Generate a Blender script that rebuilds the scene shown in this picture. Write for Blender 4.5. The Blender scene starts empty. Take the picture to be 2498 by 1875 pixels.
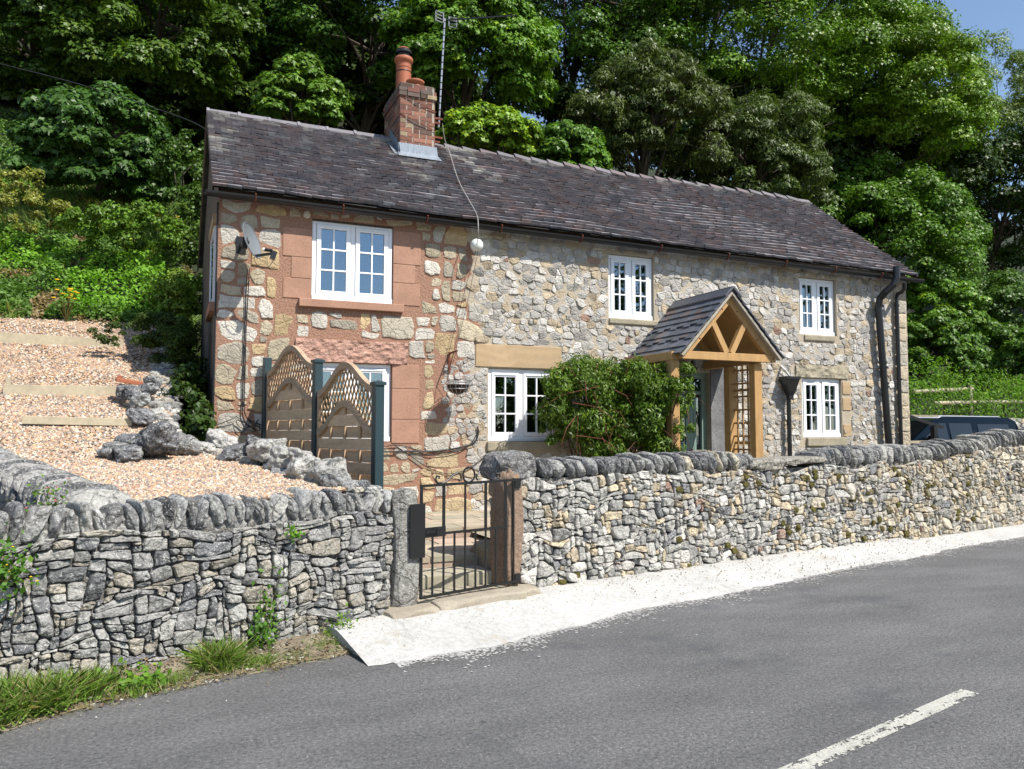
import bpy, math, random
import numpy as np
from mathutils import Vector, Matrix
S = bpy.context.scene; COL = S.collection
R = math.radians
# ---------------------------------------------------------------- camera, sky, sun, exposure
cam = bpy.data.cameras.new('camera'); camo = bpy.data.objects.new('camera', cam); COL.objects.link(camo)
PSI, TH, FPX = R(23.5), R(3.5), 1932.0
camo.location = (0, 0, 1.6); camo.rotation_euler = (R(90)+TH, 0, -PSI)
cam.sensor_width = 36; cam.lens = FPX/2498*36; cam.clip_start = .05; cam.clip_end = 2000
S.camera = camo
SUNV = Vector((.40, -.66, 1.0)).normalized()
w = bpy.data.worlds.new('World'); S.world = w; w.use_nodes = True
sky = w.node_tree.nodes.new('ShaderNodeTexSky'); sky.sky_type = 'NISHITA'; sky.sun_disc = False
sky.sun_elevation = math.asin(SUNV.z); sky.sun_rotation = math.atan2(SUNV.x, SUNV.y); sky.air_density = 1.0; sky.dust_density = .4; sky.ozone_density = 1.6
bg = w.node_tree.nodes['Background']; bg.inputs[1].default_value = .125
w.node_tree.links.new(sky.outputs[0], bg.inputs[0])
sl = bpy.data.lights.new('sun', 'SUN'); sl.energy = 4.9; sl.angle = R(.5); sl.color = (1, .955, .88)
so = bpy.data.objects.new('sun', sl); COL.objects.link(so); so.location = (20, -30, 50)
so.rotation_euler = SUNV.to_track_quat('Z', 'Y').to_euler()
S.view_settings.view_transform = 'Standard'; S.view_settings.look = 'None'; S.view_settings.gamma = 1
S.view_settings.exposure = .58; S.view_settings.use_curve_mapping = False
S.cycles.max_bounces = 6; S.cycles.transparent_max_bounces = 8; S.cycles.diffuse_bounces = 2

# ---------------------------------------------------------------- helpers
CAMP = np.array([0, 0, 1.6])
Fv = np.array([math.sin(PSI)*math.cos(TH), math.cos(PSI)*math.cos(TH), math.sin(TH)])
Rv = np.array([math.cos(PSI), -math.sin(PSI), 0]); Uv = np.cross(Rv, Fv)
def ray(x, y): return Fv + Rv*(x-1249)/FPX - Uv*(y-937.5)/FPX
def atY(x, y, Y): d = ray(x, y); return CAMP + d*Y/d[1]          # point on the plane Y = const
def atZ(x, y, z): d = ray(x, y); return CAMP + d*(z-1.6)/d[2]    # point at height z
ORG = {}
def org_of(o): return ORG.get(o.name, (0, 0, 0)) if o else (0, 0, 0)
def tag(o, label=None, cat=None, group=None, kind=None):
    if label: o['label'] = label
    if cat: o['category'] = cat
    if group: o['group'] = group
    if kind: o['kind'] = kind
    return o
def thing(name, loc, label, cat, group=None):
    o = bpy.data.objects.new(name, None); COL.objects.link(o); o.location = loc
    o.empty_display_size = .2; ORG[o.name] = tuple(loc)
    return tag(o, label, cat, group)
class MB:
    def __init__(s): s.v = []; s.f = []; s.c = []
    def add(s, vs, fs, col=(1, 1, 1)):
        b = len(s.v); s.v += [tuple(p) for p in vs]; s.f += [tuple(b+i for i in f) for f in fs]; s.c += [col]*len(fs); return s
    def box(s, x0, x1, y0, y1, z0, z1, col=(1, 1, 1)):
        return s.add([(x, y, z) for z in (z0, z1) for y in (y0, y1) for x in (x0, x1)],
                     [(0, 2, 3, 1), (4, 5, 7, 6), (0, 1, 5, 4), (2, 6, 7, 3), (0, 4, 6, 2), (1, 3, 7, 5)], col)
    def obox(s, c, ax, ay, az, col=(1, 1, 1)):                     # oriented box, half-axis vectors
        c, ax, ay, az = map(Vector, (c, ax, ay, az))
        return s.add([c+i*ax+j*ay+k*az for k in (-1, 1) for j in (-1, 1) for i in (-1, 1)],
                     [(0, 2, 3, 1), (4, 5, 7, 6), (0, 1, 5, 4), (2, 6, 7, 3), (0, 4, 6, 2), (1, 3, 7, 5)], col)
    def beam(s, p, q, w, h, up=(0, 0, 1), col=(1, 1, 1)):
        p, q, up = Vector(p), Vector(q), Vector(up); d = q-p; l = d.length; d.normalize()
        sd = d.cross(up).normalized(); u = sd.cross(d).normalized()
        return s.obox((p+q)/2, d*l/2, sd*w/2, u*h/2, col)
    def tube(s, pts, r, n=8, col=(1, 1, 1), caps=True):
        pts = [Vector(p) for p in pts]; rs = r if isinstance(r, (list, tuple)) else [r]*len(pts)
        b = len(s.v); up = None
        for i, p in enumerate(pts):
            d = (pts[min(i+1, len(pts)-1)]-pts[max(i-1, 0)]).normalized()
            if up is None: up = Vector((0, 0, 1)) if abs(d.z) < .9 else Vector((1, 0, 0))
            a = d.cross(up).normalized(); up = a.cross(d).normalized()
            for k in range(n):
                t = 2*math.pi*k/n; s.v.append(tuple(p+a*math.cos(t)*rs[i]+up*math.sin(t)*rs[i]))
        for i in range(len(pts)-1):
            for k in range(n):
                s.f.append((b+i*n+k, b+i*n+(k+1) % n, b+(i+1)*n+(k+1) % n, b+(i+1)*n+k)); s.c.append(col)
        if caps:
            s.f.append(tuple(b+k for k in range(n))[::-1]); s.f.append(tuple(b+(len(pts)-1)*n+k for k in range(n))); s.c += [col]*2
        return s
    def lathe(s, prof, c, n=20, col=(1, 1, 1)):                    # prof: list of (r, z)
        b = len(s.v)
        for r, z in prof:
            for k in range(n):
                t = 2*math.pi*k/n; s.v.append((c[0]+r*math.cos(t), c[1]+r*math.sin(t), c[2]+z))
        for i in range(len(prof)-1):
            for k in range(n):
                s.f.append((b+i*n+k, b+i*n+(k+1) % n, b+(i+1)*n+(k+1) % n, b+(i+1)*n+k)); s.c.append(col)
        return s
    def build(s, name, mat, parent=None, smooth=False, origin=None, bevel=0):
        me = bpy.data.meshes.new(name)
        og = origin if origin is not None else org_of(parent)
        V = np.array(s.v, dtype=np.float32)-np.array(og, dtype=np.float32)
        me.from_pydata(V.tolist(), [], s.f)
        a = me.attributes.new('Col', 'FLOAT_COLOR', 'FACE')
        c = np.ones((len(s.f), 4), dtype=np.float32)
        if len(s.f): c[:, :3] = np.array(s.c, dtype=np.float32)
        a.data.foreach_set('color', c.ravel())
        if smooth: me.polygons.foreach_set('use_smooth', [True]*len(s.f))
        if mat: me.materials.append(mat)
        me.update()
        o = bpy.data.objects.new(name, me); COL.objects.link(o)
        if parent: o.parent = parent
        elif origin is not None: o.location = origin
        ORG[o.name] = tuple(og)
        if bevel:
            m = o.modifiers.new('bevel', 'BEVEL'); m.width = bevel; m.segments = 2; m.limit_method = 'ANGLE'
        return o
def npmesh(name, V, F, C, mat, parent=None, origin=None, smooth=False):
    """V (n,3), F (m,k) index array of equal size polygons, C (m,3)"""
    me = bpy.data.meshes.new(name); og = origin if origin is not None else org_of(parent)
    V = (V-np.array(og)).astype(np.float32); m, k = F.shape
    me.vertices.add(len(V)); me.vertices.foreach_set('co', V.ravel())
    me.loops.add(m*k); me.loops.foreach_set('vertex_index', F.astype(np.int32).ravel())
    me.polygons.add(m); me.polygons.foreach_set('loop_start', np.arange(0, m*k, k, dtype=np.int32))
    me.polygons.foreach_set('loop_total', np.full(m, k, dtype=np.int32))
    if smooth: me.polygons.foreach_set('use_smooth', np.ones(m, dtype=bool))
    me.update(calc_edges=True)
    a = me.attributes.new('Col', 'FLOAT_COLOR', 'FACE'); c = np.ones((m, 4), dtype=np.float32); c[:, :3] = C
    a.data.foreach_set('color', c.ravel()); me.materials.append(mat)
    o = bpy.data.objects.new(name, me); COL.objects.link(o)
    if parent: o.parent = parent
    elif origin is not None: o.location = origin
    ORG[o.name] = tuple(og)
    return o

# ---- value noise for shaping meshes
_g = np.random.RandomState(5).rand(64, 64, 64).astype(np.float32)
def vnoise(p, sc=1.0):
    p = np.asarray(p, dtype=np.float64)*sc+100.0; i = np.floor(p).astype(int); f = p-i; f = f*f*(3-2*f); i &= 63; j = (i+1) & 63
    x0, y0, z0, x1, y1, z1 = i[..., 0], i[..., 1], i[..., 2], j[..., 0], j[..., 1], j[..., 2]
    fx, fy, fz = f[..., 0], f[..., 1], f[..., 2]
    L = lambda a, b, t: a+(b-a)*t
    return L(L(L(_g[x0, y0, z0], _g[x1, y0, z0], fx), L(_g[x0, y1, z0], _g[x1, y1, z0], fx), fy),
             L(L(_g[x0, y0, z1], _g[x1, y0, z1], fx), L(_g[x0, y1, z1], _g[x1, y1, z1], fx), fy), fz)*2-1

# ---------------------------------------------------------------- materials
def pm(name, col=(.5, .5, .5), rough=.85, attr=False, var=.25, nsc=3, var2=.2, nsc2=40, bump=.3, bsc=60, bdist=.01,
       spots=(), spec=.35, metal=0, trans=0, wave=None, stretch=None, crack=None):
    m = bpy.data.materials.new(name); m.use_nodes = True; nt = m.node_tree; N = nt.nodes; L = nt.links
    P = N['Principled BSDF']; P.inputs['Roughness'].default_value = rough; P.inputs['Specular IOR Level'].default_value = spec; P.inputs['Metallic'].default_value = metal
    tc = N.new('ShaderNodeTexCoord'); src = tc.outputs['Object']
    if stretch:
        mp = N.new('ShaderNodeMapping'); mp.inputs['Scale'].default_value = stretch; L.new(src, mp.inputs[0]); src = mp.outputs[0]
    def noise(sc, det=4, ro=.6):
        n = N.new('ShaderNodeTexNoise'); n.inputs['Scale'].default_value = sc; n.inputs['Detail'].default_value = det; n.inputs['Roughness'].default_value = ro
        L.new(src, n.inputs['Vector']); return n.outputs['Fac']
    def rng(f, a, b, lo, hi):
        r = N.new('ShaderNodeMapRange'); r.inputs[1].default_value = a; r.inputs[2].default_value = b; r.inputs[3].default_value = lo; r.inputs[4].default_value = hi
        L.new(f, r.inputs[0]); return r.outputs[0]
    def mix(f, a, b, mode='MIX'):
        x = N.new('ShaderNodeMix'); x.data_type = 'RGBA'; x.blend_type = mode
        for s_, v_ in ((x.inputs[0], f), (x.inputs[6], a), (x.inputs[7], b)):
            if hasattr(v_, 'links'): L.new(v_, s_)
            elif isinstance(v_, (int, float)): s_.default_value = v_
            else: s_.default_value = (*v_, 1)
        return x.outputs[2]
    if attr:
        a = N.new('ShaderNodeAttribute'); a.attribute_name = 'Col'; c = a.outputs['Color']
        if col != (1, 1, 1): c = mix(1.0, c, col, 'MULTIPLY')
    else:
        rgb = N.new('ShaderNodeRGB'); rgb.outputs[0].default_value = (*col, 1); c = rgb.outputs[0]
    def mul(c, f):
        h = N.new('ShaderNodeVectorMath'); h.operation = 'SCALE'; L.new(c, h.inputs[0]); L.new(f, h.inputs['Scale']); return h.outputs[0]
    if var: c = mul(c, rng(noise(nsc, 3), .25, .75, 1-var, 1+var))
    if var2: c = mul(c, rng(noise(nsc2, 5, .7), .25, .75, 1-var2, 1+var2))
    for (sc, th, wd, sc_col, amt) in spots:
        c = mix(rng(noise(sc, 5, .65), th, th+wd, 0, amt), c, sc_col)
    if wave:
        wv = N.new('ShaderNodeTexWave'); wv.inputs['Scale'].default_value = wave[0]; wv.inputs['Distortion'].default_value = wave[1]; wv.inputs['Detail'].default_value = 3
        wv.bands_direction = wave[3] if len(wave) > 3 else 'Z'
        L.new(src, wv.inputs[0]); c = mul(c, rng(wv.outputs['Fac'], 0, 1, 1-wave[2], 1+wave[2]))
    if crack:
        vo = N.new('ShaderNodeTexVoronoi'); vo.feature = 'DISTANCE_TO_EDGE'; vo.inputs['Scale'].default_value = crack[0]
        ds_ = N.new('ShaderNodeTexNoise'); ds_.inputs['Scale'].default_value = crack[0]*1.3; ds_.inputs['Detail'].default_value = 3; L.new(src, ds_.inputs['Vector'])
        vm = N.new('ShaderNodeVectorMath'); vm.operation = 'MULTIPLY_ADD'; vm.inputs[1].default_value = (.16, .16, .16); L.new(ds_.outputs['Color'], vm.inputs[0]); L.new(src, vm.inputs[2]); L.new(vm.outputs[0], vo.inputs['Vector'])
        cr = rng(vo.outputs['Distance'], 0, .10, 0, 1); c = mul(c, rng(vo.outputs['Distance'], 0, .07, 1-crack[1], 1))
    L.new(c, P.inputs['Base Color'])
    if bump:
        b = N.new('ShaderNodeBump'); b.inputs['Strength'].default_value = bump; b.inputs['Distance'].default_value = bdist
        L.new(noise(bsc, 6, .65), b.inputs['Height']); L.new(b.outputs[0], P.inputs['Normal'])
        if crack:
            b2 = N.new('ShaderNodeBump'); b2.inputs['Strength'].default_value = .8; b2.inputs['Distance'].default_value = crack[2]; L.new(cr, b2.inputs['Height']); L.new(b2.outputs[0], b.inputs['Normal'])
    if trans:
        t = N.new('ShaderNodeBsdfTranslucent'); L.new(mix(1.0, c, (1.1, 1.25, .5), 'MULTIPLY'), t.inputs[0]); ms = N.new('ShaderNodeMixShader'); ms.inputs[0].default_value = trans
        L.new(P.outputs[0], ms.inputs[1]); L.new(t.outputs[0], ms.inputs[2]); L.new(ms.outputs[0], N['Material Output'].inputs[0])
    return m
LICH = (.55, .55, .5)
M = {}
M['asphalt'] = pm('asphalt', (.130, .127, .124), .9, var=.10, nsc=.7, var2=.68, nsc2=44, bump=1.0, bsc=60, bdist=.014, spots=[(48, .61, .05, (.42, .40, .37), .75), (24, .58, .06, (.05, .052, .058), .6), (.9, .56, .12, (.075, .077, .084), .6)])
def _bands(m):
    nt = m.node_tree; N = nt.nodes; L = nt.links; P = N['Principled BSDF']; cur = P.inputs['Base Color'].links[0].from_socket
    tc = N.new('ShaderNodeTexCoord'); mp = N.new('ShaderNodeMapping'); mp.inputs['Rotation'].default_value = (0, 0, -R(12)); mp.inputs['Scale'].default_value = (.5, 1.4, 1)
    L.new(tc.outputs['Object'], mp.inputs[0]); nz = N.new('ShaderNodeTexNoise'); nz.inputs['Scale'].default_value = 1.6; nz.inputs['Detail'].default_value = 6; nz.inputs['Roughness'].default_value = .6; L.new(mp.outputs[0], nz.inputs[0])
    r = N.new('ShaderNodeMapRange'); r.inputs[1].default_value = .35; r.inputs[2].default_value = .65; r.inputs[3].default_value = .84; r.inputs[4].default_value = 1.12; L.new(nz.outputs['Fac'], r.inputs[0])
    v = N.new('ShaderNodeVectorMath'); v.operation = 'SCALE'; L.new(cur, v.inputs[0]); L.new(r.outputs[0], v.inputs['Scale']); L.new(v.outputs[0], P.inputs['Base Color'])
_bands(M['asphalt'])
M['concrete'] = pm('white_concrete', (.43, .42, .395), .9, var=.12, nsc=2, var2=.25, nsc2=24, bump=.7, bsc=55, bdist=.012, spots=[(2.2, .60, .08, (.33, .28, .21), .55), (9, .62, .1, (.34, .33, .31), .5), (40, .66, .03, (.14, .135, .13), .7)])
M['soil'] = pm('soil', (.16, .13, .09), .95, var=.3, nsc=4, var2=.5, nsc2=60, bump=.8, bsc=50, bdist=.02, spots=[(3, .5, .1, (.34, .29, .2), .6)])
M['hill'] = pm('hill_earth', (.022, .028, .012), .95, var=.4, nsc=1.5, var2=.5, nsc2=14, bump=.8, bsc=10, bdist=.1, spots=[(2.2, .55, .1, (.03, .05, .015), .7)])
M['wallstone'] = pm('limestone', (1, 1, 1), .92, attr=True, var=.22, nsc=9, var2=.38, nsc2=60, bump=.9, bsc=45, bdist=.02, spots=[(22, .57, .06, (.42, .41, .385), .65), (75, .57, .05, (.60, .59, .56), .7), (36, .62, .05, (.05, .05, .05), .6), (7, .70, .05, (.34, .22, .07), .45), (60, .70, .03, (.45, .22, .05), .5)], crack=(7, .16, .010))
M['cope'] = pm('weathered_cope', (1, 1, 1), .92, attr=True, var=.32, nsc=7, var2=.5, nsc2=40, bump=1.0, bsc=28, bdist=.03, spots=[(13, .55, .07, (.38, .375, .35), .65), (60, .56, .05, (.52, .51, .48), .7), (16, .60, .08, (.045, .045, .045), .75), (40, .64, .04, (.03, .03, .03), .6), (9, .73, .05, (.3, .22, .05), .4)], crack=(6, .22, .015))
M['facestone'] = pm('house_stone', (1, 1, 1), .92, attr=True, var=.14, nsc=6, var2=.30, nsc2=55, bump=.9, bsc=38, bdist=.02, spots=[(34, .64, .05, (.62, .6, .55), .5), (26, .68, .05, (.08, .075, .07), .5)], crack=(7, .10, .008))
M['red'] = pm('red_sandstone', (.36, .205, .14), .92, var=.14, nsc=3, var2=.22, nsc2=60, bump=.5, bsc=70, bdist=.008, spots=[(60, .68, .04, (.6, .55, .5), .55), (3, .66, .1, (.22, .11, .08), .5)])
M['redrough'] = pm('rough_pink_sandstone', (.42, .25, .19), .92, var=.2, nsc=6, var2=.3, nsc2=30, bump=1, bsc=14, bdist=.04, spots=[(9, .62, .06, (.5, .38, .3), .6)])
M['brownstone'] = pm('brown_sandstone', (.25, .172, .12), .92, var=.25, nsc=5, var2=.3, nsc2=40, bump=1, bsc=30, bdist=.02)
M['gablestone'] = pm('dark_gable_stone', (.17, .13, .10), .95, var=.3, nsc=3, var2=.35, nsc2=30, bump=1, bsc=16, bdist=.04)
M['cream'] = pm('cream_sandstone', (.42, .30, .175), .9, var=.12, nsc=2, var2=.12, nsc2=50, bump=.4, bsc=60, bdist=.006, wave=(2, 9, .05), spots=[(2, .62, .15, (.30, .22, .14), .5)])
M['sandgrey'] = pm('grey_sill_stone', (.32, .28, .2), .92, var=.2, nsc=5, var2=.35, nsc2=50, bump=.8, bsc=40, bdist=.012, spots=[(30, .6, .05, (.45, .44, .4), .5)])
M['tile'] = pm('clay_tile', (1, 1, 1), .62, attr=True, var=.16, nsc=6, var2=.2, nsc2=60, bump=.4, bsc=50, bdist=.004, spec=.5, spots=[(5, .70, .08, (.3, .3, .29), .3)])
M['slate'] = pm('porch_tile', (1, 1, 1), .5, attr=True, var=.14, nsc=6, var2=.15, nsc2=50, bump=.25, bsc=50, bdist=.003, spec=.5)
M['black'] = pm('black_plastic', (.012, .012, .013), .33, var=.15, var2=.1, bump=.1, bsc=20, bdist=.003, spec=.5)
M['gloss'] = pm('black_painted_metal', (.008, .008, .008), .45, var=.2, var2=.2, bump=.25, bsc=70, bdist=.002, spec=.5)
M['green_post'] = pm('dark_green_paint', (.022, .045, .052), .4, var=.1, var2=.05, bump=.05, spec=.5)
M['upvc'] = pm('white_upvc', (.80, .81, .82), .35, var=.02, var2=.02, nsc2=20, bump=0, spec=.5)
M['timber'] = pm('porch_oak', (.44, .26, .105), .7, var=.15, nsc=3, var2=.18, nsc2=25, bump=.3, bsc=40, bdist=.004, stretch=(5, 5, 1), wave=(4, 4, .12, 'X'), spots=[(6, .7, .04, (.2, .08, .02), .6)])
M['panel'] = pm('fence_timber', (.43, .295, .185), .8, attr=True, var=.2, nsc=2.5, var2=.22, nsc2=18, bump=.35, bsc=30, bdist=.004, stretch=(1, 1, 6), spots=[(4, .68, .05, (.2, .12, .06), .4), (1.6, .64, .1, (.26, .24, .15), .3)])
M['board'] = pm('pale_board', (.42, .36, .25), .85, var=.15, nsc=2, var2=.2, nsc2=20, bump=.3, bsc=30, bdist=.004)
M['terra'] = pm('terracotta', (.33, .105, .05), .6, var=.12, nsc=6, var2=.1, bump=.15, bsc=40, bdist=.003)
M['lead'] = pm('lead', (.22, .25, .285), .5, var=.25, nsc=5, var2=.2, bump=.3, bsc=12, bdist=.01, metal=.3, stretch=(6, 6, 1))
M['rust'] = pm('rusty_iron', (.16, .05, .028), .85, var=.3, nsc=20, var2=.3, bump=.4, bsc=80, bdist=.002)
M['steel'] = pm('galvanised_steel', (.42, .43, .45), .45, var=.1, var2=.1, bump=.05, metal=.7)
M['dish'] = pm('grey_dish', (.15, .165, .175), .5, var=.08, var2=.05, bump=0)
M['sage'] = pm('sage_green_paint', (.19, .27, .23), .5, var=.05, var2=.05, bump=.1, bsc=20, bdist=.002)
M['render'] = pm('grey_render', (.17, .17, .175), .9, var=.35, nsc=3.5, var2=.25, bump=.6, bsc=20, bdist=.02, spots=[(4, .62, .06, (.4, .4, .38), .6)])
M['plaster'] = pm('room_plaster', (.35, .32, .28), .9, bump=0)
M['gravel'] = pm('gravel_bed', (.42, .29, .2), .95, var=.12, nsc=3, var2=.5, nsc2=45, bump=1, bsc=40, bdist=.03)
M['pebble'] = pm('pebbles', (1, 1, 1), .85, attr=True, var=.05, var2=.15, bump=0)
M['paint'] = pm('road_paint', (.55, .54, .47), .8, var=.1, var2=.3, nsc2=60, bump=.6, bsc=150, bdist=.004)
M['flag'] = pm('flagstone', (1, 1, 1), .9, attr=True, var=.18, nsc=5, var2=.2, nsc2=50, bump=.6, bsc=50, bdist=.008)
M['bark'] = pm('bark', (.07, .055, .04), .95, var=.3, nsc=3, var2=.3, nsc2=25, bump=1, bsc=20, bdist=.03, stretch=(1, 1, .3))
M['leaf'] = pm('leaf', (1, 1, 1), .45, attr=True, var=0, var2=0, bump=0, spec=.3, trans=.22)
M['leafmat'] = pm('matt_leaf', (1, 1, 1), .6, attr=True, var=0, var2=0, bump=0, spec=.35, trans=.32)
M['grass'] = pm('grass_blade', (1, 1, 1), .6, attr=True, var=0, var2=0, bump=0, spec=.3, trans=.35)
M['flower'] = pm('petal', (.75, .5, .01), .7, attr=True, bump=0)
M['carpaint'] = pm('blue_car_paint', (.001, .005, .012), .25, var=.05, var2=0, bump=0, spec=.12)
M['rubber'] = pm('rubber', (.02, .02, .02), .8, var=.1, bump=0)
M['brick'] = pm('brick', (1, 1, 1), .9, attr=True, var=.25, nsc=12, var2=.3, nsc2=60, bump=.6, bsc=60, bdist=.008, spots=[(10, .62, .06, (.05, .04, .035), .55)])
M['mortar'] = pm('lime_mortar', (.36, .32, .26), .95, var=.2, nsc=6, var2=.25, bump=.6, bsc=50, bdist=.01)
M['moss'] = pm('moss', (.10, .085, .02), .95, var=.3, nsc=20, var2=.4, bump=1, bsc=70, bdist=.02)
M['wire'] = pm('dark_cable', (.02, .02, .022), .6, bump=0)
M['pale_cable'] = pm('pale_cable', (.3, .285, .26), .6, bump=0)
M['white'] = pm('white_plastic', (.68, .70, .66), .5, var=.05, bump=0)
M['blind'] = pm('maroon_blind', (.28, .05, .06), .8, var=.05, bump=0)
M['blue'] = pm('blue_ornament', (.03, .32, .5), .4, bump=0)
M['curtain'] = pm('pale_blind', (.55, .57, .55), .8, var=.05, bump=0)
M['coir'] = pm('coir', (.05, .03, .018), .95, var=.3, nsc=30, bump=1, bsc=60, bdist=.02)
# glass: partly mirrors the sky and what stands opposite, partly lets the room be seen
def glass(name, ior, tint):
    g = bpy.data.materials.new(name); g.use_nodes = True; nt = g.node_tree; N = nt.nodes
    N.remove(N['Principled BSDF']); fr = N.new('ShaderNodeFresnel'); fr.inputs[0].default_value = ior
    gl = N.new('ShaderNodeBsdfGlossy'); gl.inputs[0].default_value = (.72, .87, 1, 1); gl.inputs['Roughness'].default_value = .01
    nz = N.new('ShaderNodeTexNoise'); nz.inputs['Scale'].default_value = 1.6; bp = N.new('ShaderNodeBump'); bp.inputs['Strength'].default_value = .12; bp.inputs['Distance'].default_value = .02
    tc = N.new('ShaderNodeTexCoord'); nt.links.new(tc.outputs['Object'], nz.inputs[0]); nt.links.new(nz.outputs['Fac'], bp.inputs['Height']); nt.links.new(bp.outputs[0], gl.inputs['Normal'])
    tr = N.new('ShaderNodeBsdfTransparent'); tr.inputs[0].default_value = (*tint, 1); mx = N.new('ShaderNodeMixShader')
    nt.links.new(fr.outputs[0], mx.inputs[0]); nt.links.new(tr.outputs[0], mx.inputs[1]); nt.links.new(gl.outputs[0], mx.inputs[2]); nt.links.new(mx.outputs[0], N['Material Output'].inputs[0])
    return g
M['glass'] = glass('window_glass', 2.8, (.55, .6, .6)); M['carglass'] = pm('car_glass', (.006, .007, .008), .06, var=0, var2=0, bump=0, spec=.6)
# house mortar: red pointing on the left part, cream on the right
def mortar_mat():
    m = pm('pointing', (.43, .365, .275), .95, var=.15, nsc=4, var2=.3, nsc2=50, bump=.9, bsc=35, bdist=.02, spots=[(9, .6, .1, (.3, .27, .22), .6)])
    nt = m.node_tree; N = nt.nodes; L = nt.links; P = N['Principled BSDF']; cur = P.inputs['Base Color'].links[0].from_socket
    tc = N.new('ShaderNodeTexCoord'); sp = N.new('ShaderNodeSeparateXYZ'); L.new(tc.outputs['Object'], sp.inputs[0])
    nz = N.new('ShaderNodeTexNoise'); nz.inputs['Scale'].default_value = 2.5; L.new(tc.outputs['Object'], nz.inputs[0])
    a = N.new('ShaderNodeMath'); a.operation = 'MULTIPLY_ADD'; a.inputs[1].default_value = .9; L.new(nz.outputs['Fac'], a.inputs[0]); L.new(sp.outputs['X'], a.inputs[2])
    r = N.new('ShaderNodeMapRange'); r.inputs[1].default_value = 4.38-6.5; r.inputs[2].default_value = 4.42-6.5; L.new(a.outputs[0], r.inputs[0])
    n2 = N.new('ShaderNodeTexNoise'); n2.inputs['Scale'].default_value = 45; n2.inputs['Detail'].default_value = 5; L.new(tc.outputs['Object'], n2.inputs[0])
    r2 = N.new('ShaderNodeValToRGB'); r2.color_ramp.elements[0].position = .3; r2.color_ramp.elements[1].position = .72; r2.color_ramp.elements[0].color = (.23, .12, .075, 1); r2.color_ramp.elements[1].color = (.40, .235, .165, 1)
    L.new(n2.outputs['Fac'], r2.inputs[0])
    x = N.new('ShaderNodeMix'); x.data_type = 'RGBA'; L.new(r.outputs[0], x.inputs[0]); L.new(r2.outputs[0], x.inputs[6]); L.new(cur, x.inputs[7]); L.new(x.outputs[2], P.inputs['Base Color'])
    return m
M['pointing'] = mortar_mat()

# ---------------------------------------------------------------- stone laying
def clip(poly, n, d):                                                # keep p.n <= d
    out = []
    for i in range(len(poly)):
        a, b = poly[i], poly[(i+1) % len(poly)]; da = a[0]*n[0]+a[1]*n[1]-d; db = b[0]*n[0]+b[1]*n[1]-d
        if da <= 0: out.append(a)
        if (da < 0) != (db < 0) and abs(da-db) > 1e-12: t = da/(da-db); out.append((a[0]+(b[0]-a[0])*t, a[1]+(b[1]-a[1])*t))
    return out
def area(p): return .5*sum(p[i][0]*p[(i+1) % len(p)][1]-p[(i+1) % len(p)][0]*p[i][1] for i in range(len(p)))
def cells(rnd, s0, s1, z0, z1, h0, h1, a0, a1, jit=.25, asp=1.3):
    seeds = []; z = z0
    zt = (lambda s: z1(s)) if callable(z1) else (lambda s: z1)
    zm = max(zt(s0), zt((s0+s1)/2), zt(s1))
    while z < zm:
        h = rnd.uniform(h0, h1); s = s0-rnd.random()*h
        while s < s1+h:
            hh = h*rnd.uniform(.75, 1.2); ww = hh*rnd.uniform(a0, a1)
            seeds.append((s+ww/2+rnd.uniform(-jit, jit)*hh*.5, (z+h/2+rnd.uniform(-jit, jit)*h)*asp, min(ww, h*1.6)/2)); s += ww
            if rnd.random() < .12: seeds.append((s, (z+h*rnd.uniform(.1, .9))*asp, h*.2)); s += h*.2
        z += h
    A = np.array(seeds); out = []
    for i, (x, y, r) in enumerate(seeds):
        D = (A[:, 0]-x)**2+(A[:, 1]-y)**2; idx = np.argsort(D)[1:20]
        p = [(x-1.2, y-1.2), (x+1.2, y-1.2), (x+1.2, y+1.2), (x-1.2, y+1.2)]
        for j in idx:
            bx, by, br = seeds[j]; nx, ny = bx-x, by-y
            p = clip(p, (nx, ny), (bx*bx+by*by-x*x-y*y+(r*r-br*br)*.55)/2)
            if len(p) < 3: break
        if len(p) < 3: continue
        p = [(a, b/asp) for a, b in p]
        p = clip(p, (-1, 0), -s0); p = clip(p, (1, 0), s1) if p else p; p = clip(p, (0, -1), -z0) if p else p
        if len(p) >= 3:
            cx = sum(q[0] for q in p)/len(p); t = zt(cx); p = clip(p, (0, 1), t)
        if len(p) >= 3 and area(p) > h0*h0*.12: out.append(p)
    return out
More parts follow.
